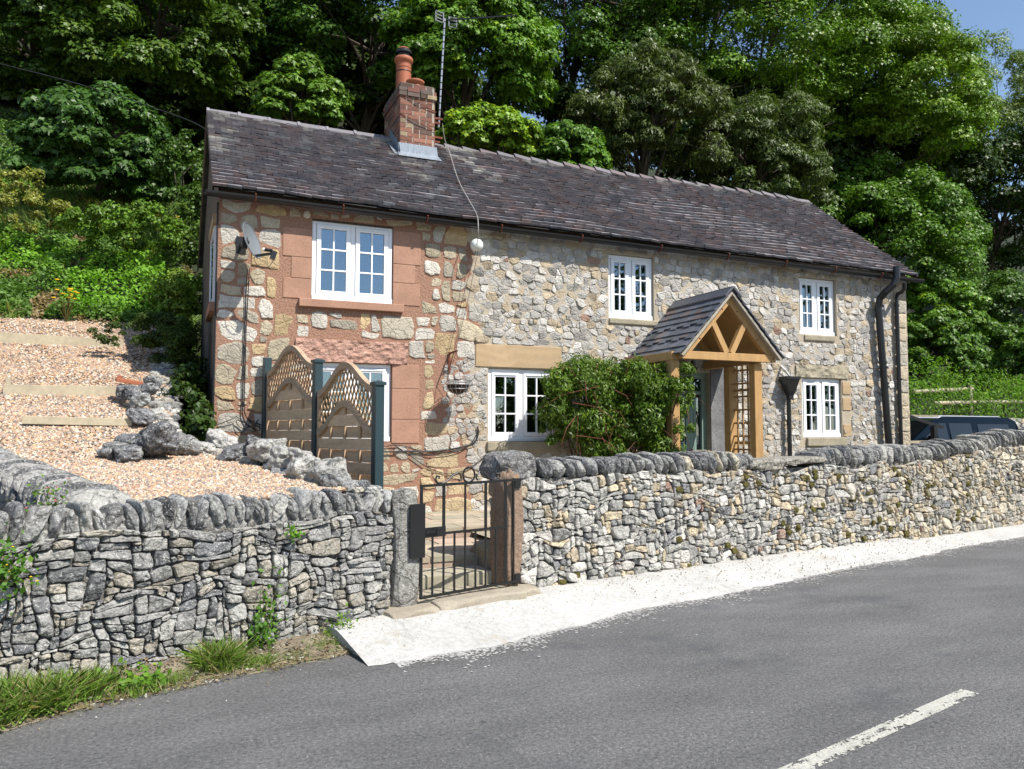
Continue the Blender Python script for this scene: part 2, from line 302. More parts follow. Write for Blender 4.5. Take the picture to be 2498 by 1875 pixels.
def lay(mb, rnd, poly, mapf, prot, gap, col, rnd_=1, tilt=.25):
    """one stone: rounded polygon, swelling out of the wall face"""
    cx = sum(q[0] for q in poly)/len(poly); cz = sum(q[1] for q in poly)/len(poly)
    rr = math.sqrt(abs(area(poly))/math.pi)
    for _ in range(rnd_):
        q = []
        for i in range(len(poly)):
            a, b = poly[i], poly[(i+1) % len(poly)]; k = rnd.uniform(.06, .15)
            q += [(a[0]+(b[0]-a[0])*k, a[1]+(b[1]-a[1])*k), (a[0]+(b[0]-a[0])*(1-k), a[1]+(b[1]-a[1])*(1-k))]
        poly = q
    # long edges get a mid point, all get jitter
    q = []
    for i in range(len(poly)):
        a, b = poly[i], poly[(i+1) % len(poly)]; q.append(a)
        if math.hypot(b[0]-a[0], b[1]-a[1]) > rr*.55: q.append(((a[0]+b[0])/2, (a[1]+b[1])/2))
    sh = max(.3, 1-gap/rr); j = rr*.055
    poly = [(cx+(p[0]-cx)*sh+rnd.uniform(-j, j), cz+(p[1]-cz)*sh+rnd.uniform(-j, j)) for p in q]
    n = len(poly); tx, tz = rnd.uniform(-tilt, tilt), rnd.uniform(-tilt, tilt); vs = []
    ph = rnd.uniform(0, 60); Q_ = np.array(poly)-(cx, cz); XZ = []; D0 = []; JJ = []; DM = []
    for sc, d, jj in ((1.0, -.6, 0), (1.0, .3, 0), (.93, .8, .35), (.78, .97, .5), (.42, 1.0, .5)): XZ.append(Q_*sc); D0 += [prot*d]*n; JJ += [jj*prot]*n; DM += [1 if d > 0 else 0]*n
    XZ = np.concatenate(XZ+[np.zeros((1, 2))]); D0 = np.array(D0+[prot]); JJ = np.array(JJ+[.5*prot]); DM = np.array(DM+[0]); q_ = XZ/rr
    nsv = vnoise(np.stack([q_[:, 0]*.9+ph, q_[:, 1]*.9, q_[:, 0]*0+ph], 1))+.5*vnoise(np.stack([q_[:, 0]*2.3, q_[:, 1]*2.3+ph, q_[:, 0]*0+3], 1))
    dd = D0+DM*(XZ[:, 0]*tx+XZ[:, 1]*tz)+JJ*nsv
    vs = np.stack(np.broadcast_arrays(*mapf(XZ[:, 0]+cx, XZ[:, 1]+cz, dd)), 1).tolist()
    fs = [(k*n+i, k*n+(i+1) % n, (k+1)*n+(i+1) % n, (k+1)*n+i) for k in range(4) for i in range(n)]
    fs += [(4*n+i, 4*n+(i+1) % n, 5*n) for i in range(n)]
    mb.add(vs, fs, col)
def pack(rnd, s0, s1, z0, z1, wr, hr, warp=.3, long_=.2):
    """lay stones from the bottom up: always fill the lowest gap of the skyline"""
    zt = (lambda s: float(z1(s))) if callable(z1) else (lambda s: z1)
    ds = .012; n = int((s1-s0)/ds); H = np.full(n, z0)-np.random.RandomState(rnd.randint(0, 999)).rand(n)*0; Z = np.array([zt(s0+i*ds) for i in range(n)]); out = []
    for _ in range(20000):
        G = np.where(H < Z-.02, H, 9e9); i = int(np.argmin(G))
        if G[i] > 1e9: break
        h0 = H[i]; a = i
        while a > 0 and abs(H[a-1]-h0) < 1e-6: a -= 1
        b = i
        while b < n-1 and abs(H[b+1]-h0) < 1e-6: b += 1
        L = (b-a+1)*ds; nb = [H[a-1]] if a > 0 else []; nb += [H[b+1]] if b < n-1 else []
        if rnd.random() < long_: w, h = rnd.uniform(wr[1]*.7, wr[1]*1.3), rnd.uniform(hr[0], hr[0]*1.6)
        else: h = rnd.uniform(*hr)*rnd.choice((.7, 1, 1, 1.25)); w = h*rnd.uniform(wr[0]/hr[0]*.6, 2.2)
        w = max(wr[0], min(w, wr[1]*1.3))
        if w > L-wr[0]*.8: w = L
        for q in nb:
            if abs(q-(h0+h)) < hr[0]*.45: h = q-h0; break
        if L < wr[0]*.9 and nb: h = max(.015, min(nb)-h0)
        c0 = a if (rnd.random() < .5 or not nb) else b+1-max(1, round(w/ds)); k = max(1, round(w/ds)); c0 = max(a, min(c0, b+1-k)) if k <= b-a+1 else a; c1 = min(b+1, c0+k)
        top = min(h0+h, float(Z[min(c1-1, n-1)])+.0)
        if top-h0 < .012: top = h0+.013
        H[c0:c1] = h0+h if h > .012 else h0+.013
        x0, x1 = s0+c0*ds, s0+c1*ds; ww, hh = x1-x0, top-h0
        if ww < .02 or hh < .018: continue
        c_ = min(ww, hh)*.34; P = [(x0, h0), (x0+ww*.5, h0), (x1, h0), (x1, h0+hh*.5), (x1, top), (x0+ww*.5, top), (x0, top), (x0, h0+hh*.5)]
        Q = []
        for j, (x, z) in enumerate(P):
            wx = warp*.10*float(vnoise([[x*5, z*5, 1]])[0]); wz = warp*.10*float(vnoise([[x*4, z*6, 9]])[0])
            kx = rnd.uniform(0, c_*.9)*(1 if x == x0 else -1) if j % 2 == 0 else rnd.uniform(-.1, .2)*c_*(1 if x <= x0 else -1 if x >= x1 else 0); kz = rnd.uniform(0, c_*1.0)*(1 if z == h0 else -1) if j % 2 == 0 else 0
            Q.append((x+wx+kx*rnd.random(), z+wz*(1 if z > z0+.01 else 0)+kz*rnd.random()))
        out.append(Q)
    return out
def pick(rnd, pal, dv=.15):
    t = sum(p[0] for p in pal); r = rnd.random()*t
    for wgt, c in pal:
        r -= wgt
        if r <= 0: break
    k = 1+rnd.uniform(-dv, dv); return tuple(x*k for x in c)
# rock: cube-sphere with noise, oriented
_ic = None
def rock(mb, c, ax, ay, az, seed, col, amp=.16, sub=3, boxy=.5, fr=1.3):
    """ax, ay, az half-axis vectors"""
    n = 2**sub; vs = {}; V = []; F = []
    def vid(p):
        k = tuple(round(t*n) for t in p)
        if k not in vs: vs[k] = len(V); V.append(p)
        return vs[k]
    for a in range(3):
        for sg in (-1, 1):
            for i in range(n):
                for j in range(n):
                    q = []
                    for (di, dj) in ((0, 0), (1, 0), (1, 1), (0, 1)):
                        p = [0, 0, 0]; p[a] = sg; p[(a+1) % 3] = -1+2*(i+di)/n; p[(a+2) % 3] = -1+2*(j+dj)/n; q.append(vid(tuple(p)))
                    F.append(q if sg > 0 else q[::-1])
    P = np.array(V, dtype=float); Ln = np.linalg.norm(P, axis=1, keepdims=True); P = P*(boxy/1.0+(1-boxy)*1.25/Ln)
    P = P/np.maximum(1, (np.linalg.norm(P, axis=1, keepdims=True)/1.32))
    o = np.array([seed*7.31, seed*3.17, seed*1.91]); d = 1+amp*vnoise(P*fr+o)*1.6+amp*.6*vnoise(P*fr*2.7+o)
    P = P*d[:, None]; A = np.array([ax, ay, az]); W = P@A+np.array(c)
    mb.add(W.tolist(), F, col)

exec_parts = []
# ================================================================ GROUND
def sheet(name, mat, poly, z, kind='structure', sub=None):
    mb = MB(); mb.add([(x, y, z if not callable(z) else z(x, y)) for x, y in poly], [tuple(range(len(poly)))]); o = mb.build(name, mat); o['kind'] = kind; return o
sheet('ground', M['soil'], [(-300, -300), (400, -300), (400, 400), (-300, 400)], -.06)
def rdY(x): return 5.05+.3*(x+1.8) if x < 1 else 5.46+.196*(x-1)
mb = MB(); xs = [-60, -30, -12, -6]+[-3+.25*i for i in range(14)]+[.5, 1, 1.7, 2.4, 3, 4, 5, 6, 8, 10, 13, 18, 26, 40, 80]
def edgeY(x):                                                       # where the road meets wall foot, verge or apron
    return 5.35+.33*(x+.9)+.06*math.sin(x*3) if x < 1.35 else 6.9+.193*(x-3)+.2
for i in range(len(xs)-1):
    a, b = xs[i], xs[i+1]
    mb.add([(a, edgeY(a)-7.6+(.0 if a > 0 else 0), 0), (b, edgeY(b)-7.6, 0), (b, edgeY(b), 0), (a, edgeY(a), 0)], [(0, 1, 2, 3)])
mb.build('road', M['asphalt'])['kind'] = 'structure'
# dirt verge under the left wall
VA, VB = (-1.8, 5.28), (1.72, 6.45)
rnd = random.Random(3); mb = MB(); pts = []
for i in range(60):
    x = -3+4.45*i/59; t = (x-VA[0])/(VB[0]-VA[0]); yw = VA[1]+t*(VB[1]-VA[1])
    out = np.interp(x, [-3, -.9, -.4, .0, .5, 1.0, 1.4], [.85, .66, .45, .40, .42, .50, .50])+rnd.uniform(-.03, .03)
    for k, (o_, z_) in enumerate(((0, .10), (-.35, .055), (-.75, .03), (-1.0, .003))): mb.v.append((x, yw+.05+o_*out, z_+rnd.uniform(-.008, .01)*(k < 3)))
    if i:
        for k in range(3): mb.f.append(((i-1)*4+k, (i-1)*4+k+1, i*4+k+1, i*4+k)); mb.c.append((1, 1, 1))
mb.build('verge', M['soil'], smooth=True)['kind'] = 'structure'
# white concrete apron, a wedge falling to the road
APR = [(1.36, 5.44), (1.6, 5.52), (2.08, 5.58), (2.42, 5.64), (2.75, 5.76), (3.3, 5.97), (4.03, 6.24), (4.88, 6.38), (6.2, 6.75), (7.58, 7.13), (9.27, 7.45), (9.9, 7.72), (12.12, 8.13), (14, 8.5), (20, 9.7)]
def wallY(x): return np.interp(x, [-1.8, 1.72, 3.02, 13.3, 20], [5.28, 6.45, 6.93, 8.92, 10.21])
rnd = random.Random(9); mb = MB(); n = 260; rows = 7
for i in range(n):
    x = 1.30+(20-1.30)*(i/(n-1))**1.5; yo = np.interp(x, [p[0] for p in APR], [p[1] for p in APR])+.035*vnoise([[x*1.0, 0, 0]], 3)[0]+.03*vnoise([[x*4.0, 5, 0]], 3)[0]
    yi = wallY(x)+.06
    if x < 3.02 and x > 1.72: yi = np.interp(x, [1.72, 3.02], [6.40, 6.86])
    xs_ = -.28*max(0, 1-i/5)                                        # slanted end face
    hh = .12 if x < 9.6 else .07
    for k in range(rows):
        t = k/(rows-1); z = hh*min(1, (1-t)*1.35)+.004 if k < rows-1 else .004
        mb.v.append((x+(1-t)*xs_*.6+(t*.10 if i == 0 else 0), yi+(yo-yi)*t, z+.004*vnoise([[x*6, t*9, 1]])[0]*(k < rows-1)))
    if i:
        for k in range(rows-1): mb.f.append(((i-1)*rows+k, (i-1)*rows+k+1, i*rows+k+1, i*rows+k)); mb.c.append((1, 1, 1))
b = len(mb.v)
for k in range(rows): p = mb.v[k]; mb.v.append((p[0]-.02, p[1], -.02))
for k in range(rows-1): mb.f.append((k, k+1, b+k+1, b+k)); mb.c.append((1, 1, 1))
mb.build('concrete_apron', M['concrete'])['kind'] = 'structure'
rnd = random.Random(14); mb = MB(); ax = [p[0] for p in APR]; ay = [p[1] for p in APR]
for i in range(6000):
    x = 1.5+11*rnd.random()**1.6; off = rnd.expovariate(1/.055)*(1+.9*math.sin(x*2.1)**2)*(.5+.5*math.sin(x*5+1)**2); y = float(np.interp(x, ax, ay))+.03-off; z = .002+i*6e-7; q = rnd.uniform(.006, .02); a = rnd.uniform(0, 3)
    mb.add([(x+q*math.cos(a+k*1.57)*rnd.uniform(.6, 1.2), y+q*math.sin(a+k*1.57)*rnd.uniform(.5, 1), z) for k in range(4)], [(0, 1, 2, 3)])
mb.build('concrete_spill', M['concrete'])['kind'] = 'structure'
mb = MB(); pal_g = [(1, (.45, .42, .36)), (1, (.2, .17, .13)), (1, (.3, .22, .14))]
for i in range(1500):
    x = rnd.uniform(-1.5, 11); y = float(edgeY(x)-rnd.expovariate(1/.12) if x < 1.35 else wallY(x)-rnd.uniform(-.04, .75)**1.0); zz = .0 if x < 1.35 else .12*max(0, min(1, (y-float(np.interp(x, ax, ay)))/.5))
    q = rnd.uniform(.002, .007)*(1+(x > 4)*.6); mb.add([(x+q, y, zz+.006), (x-q*.6, y+q, zz+.006), (x-q*.6, y-q, zz+.006), (x, y, zz+.006+q*1.2)], [(0, 1, 3), (1, 2, 3), (2, 0, 3)], pick(rnd, pal_g, .2))
tag(mb.build('grit', M['pebble']), 'loose grit and crumbs scattered along the road edge and white apron', 'grit', kind='stuff')
# painted dash, worn: thin chips of paint round a ragged strip
rnd = random.Random(4); mb = MB(); P0, P1 = Vector((1.2, 2.62)), Vector((4.60, 3.465)); d = (P1-P0); Ln = d.length; d.normalize(); nn = Vector((-d.y, d.x))
N1, N2 = 640, 22
for i in range(N1):
    for k in range(N2):
        u, v = (i+.5)/N1*Ln, ((k+.5)/N2-.5)*.105
        e = abs(v)/.0525; hole = vnoise([[u*7, v*26, 3]])[0]*.55+vnoise([[u*34, v*60, 7]])[0]*.45+vnoise([[u*110, v*160, 9]])[0]*.5
        if hole > .46-.26*e-.10*(u < Ln*.75): continue
        a, b_ = Ln/N1/2*1.02, .0525/N2*2*.51*1.02; pp = [P0+d*(u+sx*a+rnd.uniform(-.002, .002))+nn*(v+sy*b_+rnd.uniform(-.001, .001)) for sx, sy in ((-1, -1), (1, -1), (1, 1), (-1, 1))]
        mb.add([(p.x, p.y, .004) for p in pp], [(0, 1, 2, 3)])
mb.build('road_marking', M['paint'])['kind'] = 'structure'
# hillside
def hA(y): return np.interp(y, [5, 5.8, 8.3, 9.2, 10.6, 13, 15, 17.5, 20, 30, 45, 80], [1.0, 1.04, 1.36, 1.66, 2.04, 2.86, 3.5, 5.2, 6.8, 15, 26, 44])
def hB(y): return np.interp(y, [5, 16.2, 17, 22, 30, 45, 80], [.35, .4, 1.6, 6.2, 14, 25, 44])
def hC(y): return np.interp(y, [5, 16.1, 16.3, 18, 22, 30, 45, 80], [.05, .1, 1.7, 2.2, 3.6, 9, 17, 34])
def hill(x, y):
    t = min(1, max(0, (x+.12)/.25)); s_ = min(1, max(0, (x-12.9)/.5)) if y < 18 else min(1, max(0, (x-13)/14))
    h = hA(y)*(1-t)+hB(y)*t; h = h*(1-s_)+hC(y)*s_
    if y > 15.5: h += .35*vnoise([[x*.35, y*.35, 0]])[0]+.12*vnoise([[x*1.3, y*1.3, 2]])[0]
    return float(h)
gx = list(np.arange(-40, -6, 3))+list(np.arange(-6, 2, .25))+list(np.arange(2, 13, 1))+list(np.arange(13, 60, 1.2))+list(np.arange(60, 140, 8)); gy = list(np.arange(14.4, 26, .4))+list(np.arange(26, 80, 2))
mb = MB(); mb.v = [(x, y, hill(x, y)) for x in gx for y in gy]; ny = len(gy)
for i in range(len(gx)-1):
    for j in range(ny-1): mb.f.append((i*ny+j, (i+1)*ny+j, (i+1)*ny+j+1, i*ny+j+1)); mb.c.append((1, 1, 1))
mb.build('hillside', M['hill'], smooth=True)['kind'] = 'structure'
# gravel garden (terraced)
def gz(x, y):
    z = hA(y)
    for by, bz in ((9.2, .10), (10.6, .10), (13, .13)):
        if y > by: z += 0
    return z
gx = np.arange(-5.2, 1.9, .1); gy = np.arange(4.6, 15.3, .1); mb = MB(); idx = {}
RET = [(.02, 14.8), (.0, 8.85), (.45, 8.5), (1.22, 6.75), (1.5, 6.3)]
def retX(y): return np.interp(y, [6.3, 6.75, 8.5, 8.85, 14.8], [1.5, 1.22, .45, 0, .02])
def sideX(y): return np.interp(y, [4.9, 6.02, 14.6, 15], [.2, -.28, -4.55, -4.75])
for i, x in enumerate(gx):
    for j, y in enumerate(gy):
        xx = min(x, retX(y)+.05); yy = max(y, wallY(xx)+.18)
        if x < sideX(y)-.12: continue
        if y > 12 and x > .1: continue
        idx[i, j] = len(mb.v); mb.v.append((xx, yy, gz(xx, yy)+.012*vnoise([[x*4, y*4, 0]])[0]))
for (i, j) in list(idx):
    k = [idx.get(q) for q in ((i, j), (i+1, j), (i+1, j+1), (i, j+1))]
    if None not in k: mb.f.append(tuple(k)); mb.c.append((1, 1, 1))
mb.build('gravel_garden', M['gravel'], smooth=True)['kind'] = 'structure'
# loose pebbles on it
rs = np.random.RandomState(11); NP = 60000
y = wallY(0)+.1+(15.0-6)*rs.rand(NP)**1.8; y = np.clip(y, 5.2, 15.0); lo = np.interp(y, [4.9, 6.02, 14.6, 15], [.2, -.24, -4.5, -4.7]); hi = np.interp(y, [6.3, 6.75, 8.5, 8.85, 14.8], [1.5, 1.22, .45, 0, .02])
x = lo+(hi-lo)*rs.rand(NP); ok = y > np.interp(x, [-1.8, 1.72], [5.28, 6.45])+.2; x, y = x[ok], y[ok]; NP = len(x); z = np.interp(y, [5, 5.8, 8.3, 9.2, 10.6, 13, 15], [1.0, 1.04, 1.36, 1.66, 2.04, 2.86, 3.5])
sz = rs.uniform(.008, .021, NP)*(1+(y-6)*.05); oc = np.array([(1, 0, 0), (0, 1, 0), (-1, 0, 0), (0, -1, 0), (0, 0, 1), (0, 0, -1)], dtype=float); of = np.array([(0, 1, 4), (1, 2, 4), (2, 3, 4), (3, 0, 4), (1, 0, 5), (2, 1, 5), (3, 2, 5), (0, 3, 5)])
an = rs.rand(NP)*6.28; ca, sa = np.cos(an), np.sin(an); O = np.repeat(oc[None], NP, 0)*np.stack([sz*rs.uniform(.8, 1.5, NP), sz, sz*rs.uniform(.5, .8, NP)], 1)[:, None]
O += rs.randn(NP, 6, 3)*sz[:, None, None]*.12
V = np.stack([O[..., 0]*ca[:, None]-O[..., 1]*sa[:, None]+x[:, None], O[..., 0]*sa[:, None]+O[..., 1]*ca[:, None]+y[:, None], O[..., 2]+O[..., 0]*.3*rs.randn(NP, 1)+z[:, None]+.004], -1).reshape(-1, 3)
F = (of[None]+np.arange(NP)[:, None, None]*6).reshape(-1, 3); pal = np.array([(.55, .36, .24), (.62, .47, .35), (.70, .60, .50), (.48, .28, .18), (.40, .30, .24), (.25, .22, .2), (.60, .40, .22)])
C = np.repeat(np.array([.84, .86, .86])*pal[rs.randint(0, 7, NP)]*rs.uniform(.8, 1.15, (NP, 1)), 8, 0)
o = npmesh('gravel_pebbles', V, F, C, M['pebble']); tag(o, 'loose pale pink and tan pebbles covering the terraced garden left of the cottage', 'gravel', kind='stuff')
# courtyard floor behind the wall, and car park to the right
mb = MB(); Zc = .46
for poly in ([(.1, 8.66), (10.2, 8.66), (12.9, 9.15), (12.9, 10.6), (.1, 10.6)], [(3.25, 7.3), (10.2, 8.65), (3.25, 8.65)], [(.3, 8.66), (1.2, 6.5), (1.7, 6.6), (1.7, 8.66)]):
    mb.add([(a, b, Zc) for a, b in poly], [tuple(range(len(poly)))])
mb.build('courtyard', M['sandgrey'])['kind'] = 'structure'
mb = MB(); mb.add([(a, b, .12) for a, b in ((12.7, 8.9), (60, 18), (60, 16.15), (40, 16.15), (12.7, 16.15))][:0] or [(12.9, 9.0, .12), (45, 15.2, .12), (45, 16.2, .12), (12.9, 16.2, .12)], [(0, 1, 2, 3)])
mb.build('parking_area', M['asphalt'])['kind'] = 'structure'
mb = MB()
for (xa, xb, ya, yb, z) in [(.05, 12.9, 10.6, 16.3, .40)]: mb.add([(xa, ya, z), (xb, ya, z), (xb, yb, z), (xa, yb, z)], [(0, 1, 2, 3)])
mb.build('yard', M['soil'])['kind'] = 'structure'

# ================================================================ DRY STONE WALLS
PAL_L = [(.36, (.255, .25, .235)), (.30, (.34, .33, .30)), (.14, (.15, .15, .152)), (.2, (.31, .28, .225))]
PAL_R = [(.40, (.41, .395, .355)), (.22, (.30, .29, .265)), (.20, (.47, .385, .26)), (.16, (.52, .49, .44)), (.012, (.30, .19, .14)), (.06, (.2, .2, .2))]
PAL_R2 = [(.36, (.42, .385, .32)), (.26, (.47, .385, .26)), (.2, (.5, .44, .33)), (.12, (.25, .24, .21)), (.03, (.15, .12, .04))]
PAL_C = [(.4, (.17, .168, .165)), (.3, (.25, .245, .23)), (.15, (.10, .10, .10)), (.15, (.34, .33, .30))]
def wall_frame(A, B, batter=.05, H=1.2):
    A, B = np.array(A), np.array(B); L_ = np.linalg.norm(B-A); d = (B-A)/L_; n = np.array([d[1], -d[0]])
    def mp(s, z, dd):
        s, z, dd = np.broadcast_arrays(np.asarray(s, float), np.asarray(z, float), np.asarray(dd, float)); o = dd+.025*vnoise(np.stack([s*1.2, z*1.6, s*0+A[0]], -1))-batter*z/H; r = (A[0]+d[0]*s+n[0]*o, A[1]+d[1]*s+n[1]*o, z)
        return r if s.ndim else tuple(float(t) for t in r)
    return L_, d, n, mp
def core(mb, L_, mp, zt, th=.42, col=(.5, .5, .5), rec=-.05):
    N = max(2, int(L_/.3)); b = len(mb.v)
    for i in range(N+1):
        s = L_*i/N; z = zt(s) if callable(zt) else zt
        mb.v += [mp(s, -.05, rec), mp(s, z, rec), mp(s, z, -th), mp(s, -.05, -th)]
    for i in range(N):
        for k in range(4): a = b+i*4; mb.f.append((a+k, a+(k+1) % 4, a+4+(k+1) % 4, a+4+k)); mb.c.append(col)
    for a in (b, b+N*4): mb.f.append((a, a+1, a+2, a+3)); mb.c.append(col)
def mk_wall(A, B, label, zt, pal, seed, sizes, prot=.06, back=True, end=None, depth=.42, pal2=None, gap=.012):
    L_, d, n, mp = wall_frame(A, B); t = thing('dry_stone_wall', (A[0], A[1], 0), label, 'stone wall')
    rnd = random.Random(seed); mb = MB()
    core(mb, L_, mp, zt, th=depth-.05, col=(.15, .14, .125), rec=-.035)
    for p in pack(rnd, 0, L_, 0.0, zt, *sizes):
        cx = sum(q[0] for q in p)/len(p); pl = pal
        if pal2 and rnd.random() < min(.9, max(0, (cx-3)/5)): pl = pal2
        lay(mb, rnd, p, mp, prot*rnd.uniform(.7, 1.3), gap*rnd.uniform(.6, 1.8), pick(rnd, pl, .22), rnd_=1, tilt=.28)
    if back:
        for p in cells(rnd, 0, L_, 0.0, zt, .12, .22, 1, 2.4):
            lay(mb, rnd, p, lambda s, z, dd: mp(s, z, -depth-dd+.02), prot, .015, pick(rnd, pal, .2))
    for s_end, sg in ((0, -1), (L_, 1)):                             # cheeks
        for p in cells(rnd, .03, depth-.03, 0.02, zt(s_end) if callable(zt) else zt, .12, .2, .9, 1.6):
            lay(mb, rnd, p, lambda s, z, dd: mp(s_end+sg*dd*.8, z, -s), .04, .012, pick(rnd, pal, .2))
    mb.build('wall_body', M['wallstone'], t)
    return t, L_, d, n, mp
# left front wall with mortared upright cope
tl, LL, dl, nl, mpl = mk_wall(VA, VB, 'grey lichened dry stone wall with upright cope stones on the road left of the gate', .95, PAL_L, 21, ((.05, .28), (.036, .115), .55, .22), prot=.028, gap=.002)
rnd = random.Random(31); mb = MB(); s = 0.02
while s < LL-.05:
    wd = rnd.uniform(.06, .14); hh = rnd.uniform(.21, .29); c = mpl(s+wd/2, .93+hh*.42, -.17); lean = rnd.uniform(-.03, .05)
    rock(mb, c, (dl[0]*wd*.44, dl[1]*wd*.44, 0), (nl[0]*.18, nl[1]*.18, 0), (dl[0]*lean, dl[1]*lean, hh*.38), rnd.random()*50, pick(rnd, PAL_C+[(.5, (.36, .355, .335))], .35), amp=.075, sub=4, boxy=.62, fr=1.1)
    s += wd*1.0
mb.build('coping', M['cope'], tl)
mb = MB(); 
for i in range(int(LL/.12)): 
    c = mpl(.06+i*.12, .98, -.16); rock(mb, c, (dl[0]*.09, dl[1]*.09, 0), (nl[0]*.135, nl[1]*.135, 0), (0, 0, .09), i*1.7, (.27, .265, .25), amp=.12, sub=2, boxy=.7)
mb.build('cope_mortar', M['cope'], tl)
# right front wall
RA, RB = (3.06, 6.94), (13.3, 8.92)
def zR(s): return np.interp(s, [0, 7.5, 9.2, 10.4, 17], [1.15, 1.17, 1.30, 1.42, 1.45])
RB2 = (19.0, 10.02)
tr_, LR, dr, nr, mpr = mk_wall(RA, RB2, 'pale dry stone wall of small limestone and tan stones on the road right of the gate', zR, PAL_R, 22, ((.045, .21), (.045, .115), .6, .12), prot=.034, pal2=PAL_R2, gap=.002)
rnd = random.Random(33); mb = MB()
c = mpr(.10, 1.27, -.2); rock(mb, c, (dr[0]*.24, dr[1]*.24, 0), (nr[0]*.2, nr[1]*.2, 0), (0, 0, .135), 5.5, (.17, .165, .16), amp=.10, sub=3, boxy=.6)
s = .34
while s < LR:
    if 3.5 < s < 4.85: s = 4.86
    wd = rnd.uniform(.09, .18); hh = rnd.uniform(.20, .27)*(1.15 if s > 5 else 1); c = mpr(s+wd/2, zR(s)+hh*.40, -.19); lean = rnd.uniform(-.02, .06)+(.05 if s > 7 else 0)
    rock(mb, c, (dr[0]*wd*.47, dr[1]*wd*.47, 0), (nr[0]*.2, nr[1]*.2, 0), (-dr[0]*lean, -dr[1]*lean, hh*.43), rnd.random()*50, pick(rnd, PAL_C+([(.5, (.32, .31, .28))] if s > 5 else [(.1, (.4, .35, .26))]), .2), amp=.08, sub=3, boxy=.5, fr=1.1)
    s += wd*.97
mb.build('coping', M['cope'], tr_)
for s, hw, z, hz in ((3.78, .29, 1.21, .07), (4.26, .26, 1.245, .045), (4.68, .26, 1.25, .04)):
    mb = MB(); c = mpr(s, z, -.17); rock(mb, c, (dr[0]*hw, dr[1]*hw, .01), (nr[0]*.24, nr[1]*.24, 0), (0, 0, hz), s, (.27, .25, .2), amp=.05, sub=3, boxy=.8); mb.build('flat_capstone', M['cope'], tr_)
mb = MB(); rnd = random.Random(2)
for i in range(46):
    s, z = rnd.uniform(.2, 9), rnd.uniform(.1, 1.1); c = mpr(s, z, .035); rock(mb, c, (dr[0]*.04, dr[1]*.04, 0), (nr[0]*.022, nr[1]*.022, 0), (0, 0, .03), i, (.16, .125, .03), amp=.25, sub=2, boxy=.2)
o = mb.build('moss', M['moss'], tr_); o['kind'] = 'stuff'
# side wall running back up the garden, with a rolled cope
SA, SB = (-.56, 6.02), (-4.85, 14.6)
ts, LS, ds, ns, mps = (lambda A, B: (thing('garden_side_wall', (A[0], A[1], 0), 'mossy stone wall with rounded slab cope running back uphill at the left edge', 'stone wall'), *wall_frame(A, B)))(SB, SA)
def zS(s): return float(hA(SB[1]+(SA[1]-SB[1])*s/LS))-.08
rnd = random.Random(41); mb = MB(); core(mb, LS, mps, zS, th=.34, col=(.1, .095, .085))
for p in cells(rnd, 0, LS, 0.0, zS, .1, .2, 1, 2.4):
    lay(mb, rnd, p, lambda s, z, dd: mps(s, z, -.34-dd), .04, .008, pick(rnd, PAL_L, .2)); lay(mb, rnd, p, lambda s, z, dd: mps(s, z, dd), .05, .008, pick(rnd, PAL_L, .2))
mb.build('wall_body', M['wallstone'], ts)
mb = MB(); s = .1
while s < LS-.02:
    th = rnd.uniform(.05, .1); z = zS(s); sl_ = (zS(s+.1)-z)/.1; c = mps(s+th/2, z+.04, -.17)
    rock(mb, c, (ds[0]*th*.55, ds[1]*th*.55, th*.3*sl_), (ns[0]*.19, ns[1]*.19, 0), (-ds[0]*.05, -ds[1]*.05, .14), rnd.random()*50, pick(rnd, PAL_C+[(.6, (.30, .29, .27))], .2), amp=.09, sub=3, boxy=.22)
    s += th*.9
mb.build('coping', M['cope'], ts)
# rubble retaining wall round the pit beside the gable and down to the gate
t = thing('rubble_retaining_wall', (0, 8.8, .4), 'rough limestone rubble wall holding up the gravel beside the house corner', 'stone wall')
rnd = random.Random(51); mb = MB()
path = [(-.10, 13.6), (-.06, 8.95), (.02, 8.72), (.55, 8.42), (1.30, 6.85), (1.52, 6.45)]
for a, b in zip(path[:-1], path[1:]):
    a, b = Vector(a), Vector(b); l = (b-a).length; d = (b-a)/l; n_ = Vector((-d.y, d.x)); k = max(1, int(l/.24))
    for i in range(k):
        p = a+d*(l*(i+.5)/k); top = float(hA(p.y))-.17; z = .42
        while z < top:
            h = rnd.uniform(.08, .13); q = p+n_*rnd.uniform(-.02, .05)
            rock(mb, (q.x, q.y, z+h), (d.x*.115, d.y*.115, rnd.uniform(-.02, .02)), (n_.x*.11, n_.y*.11, 0), (0, 0, h*.9), rnd.random()*60, pick(rnd, PAL_L, .35), amp=.10, sub=3, boxy=.5); z += h*1.7
mb.build('wall_body', M['cope'], t)
mb = MB()
for a, b in zip(path[:-1], path[1:]):
    a, b = Vector(a), Vector(b); l = (b-a).length; d = (b-a)/l; n_ = Vector((-d.y, d.x))
    for i in range(int(l/.055)):
        p = a+d*rnd.uniform(0, l)+n_*rnd.uniform(-.10, .16); q = rnd.uniform(.03, .075); an = rnd.uniform(0, 3)
        rock(mb, (p.x, p.y, float(hA(p.y))-.02+rnd.uniform(-.03, .05)), (q*1.3*math.cos(an), q*1.3*math.sin(an), 0), (-q*math.sin(an), q*math.cos(an), 0), (0, 0, q*.75), rnd.random()*70, pick(rnd, PAL_L+[(.3, (.5, .48, .43)), (.2, (.12, .12, .12))], .3), amp=.16, sub=2, boxy=.5)
mb.build('loose_rubble', M['wallstone'], t)['kind'] = 'stuff'
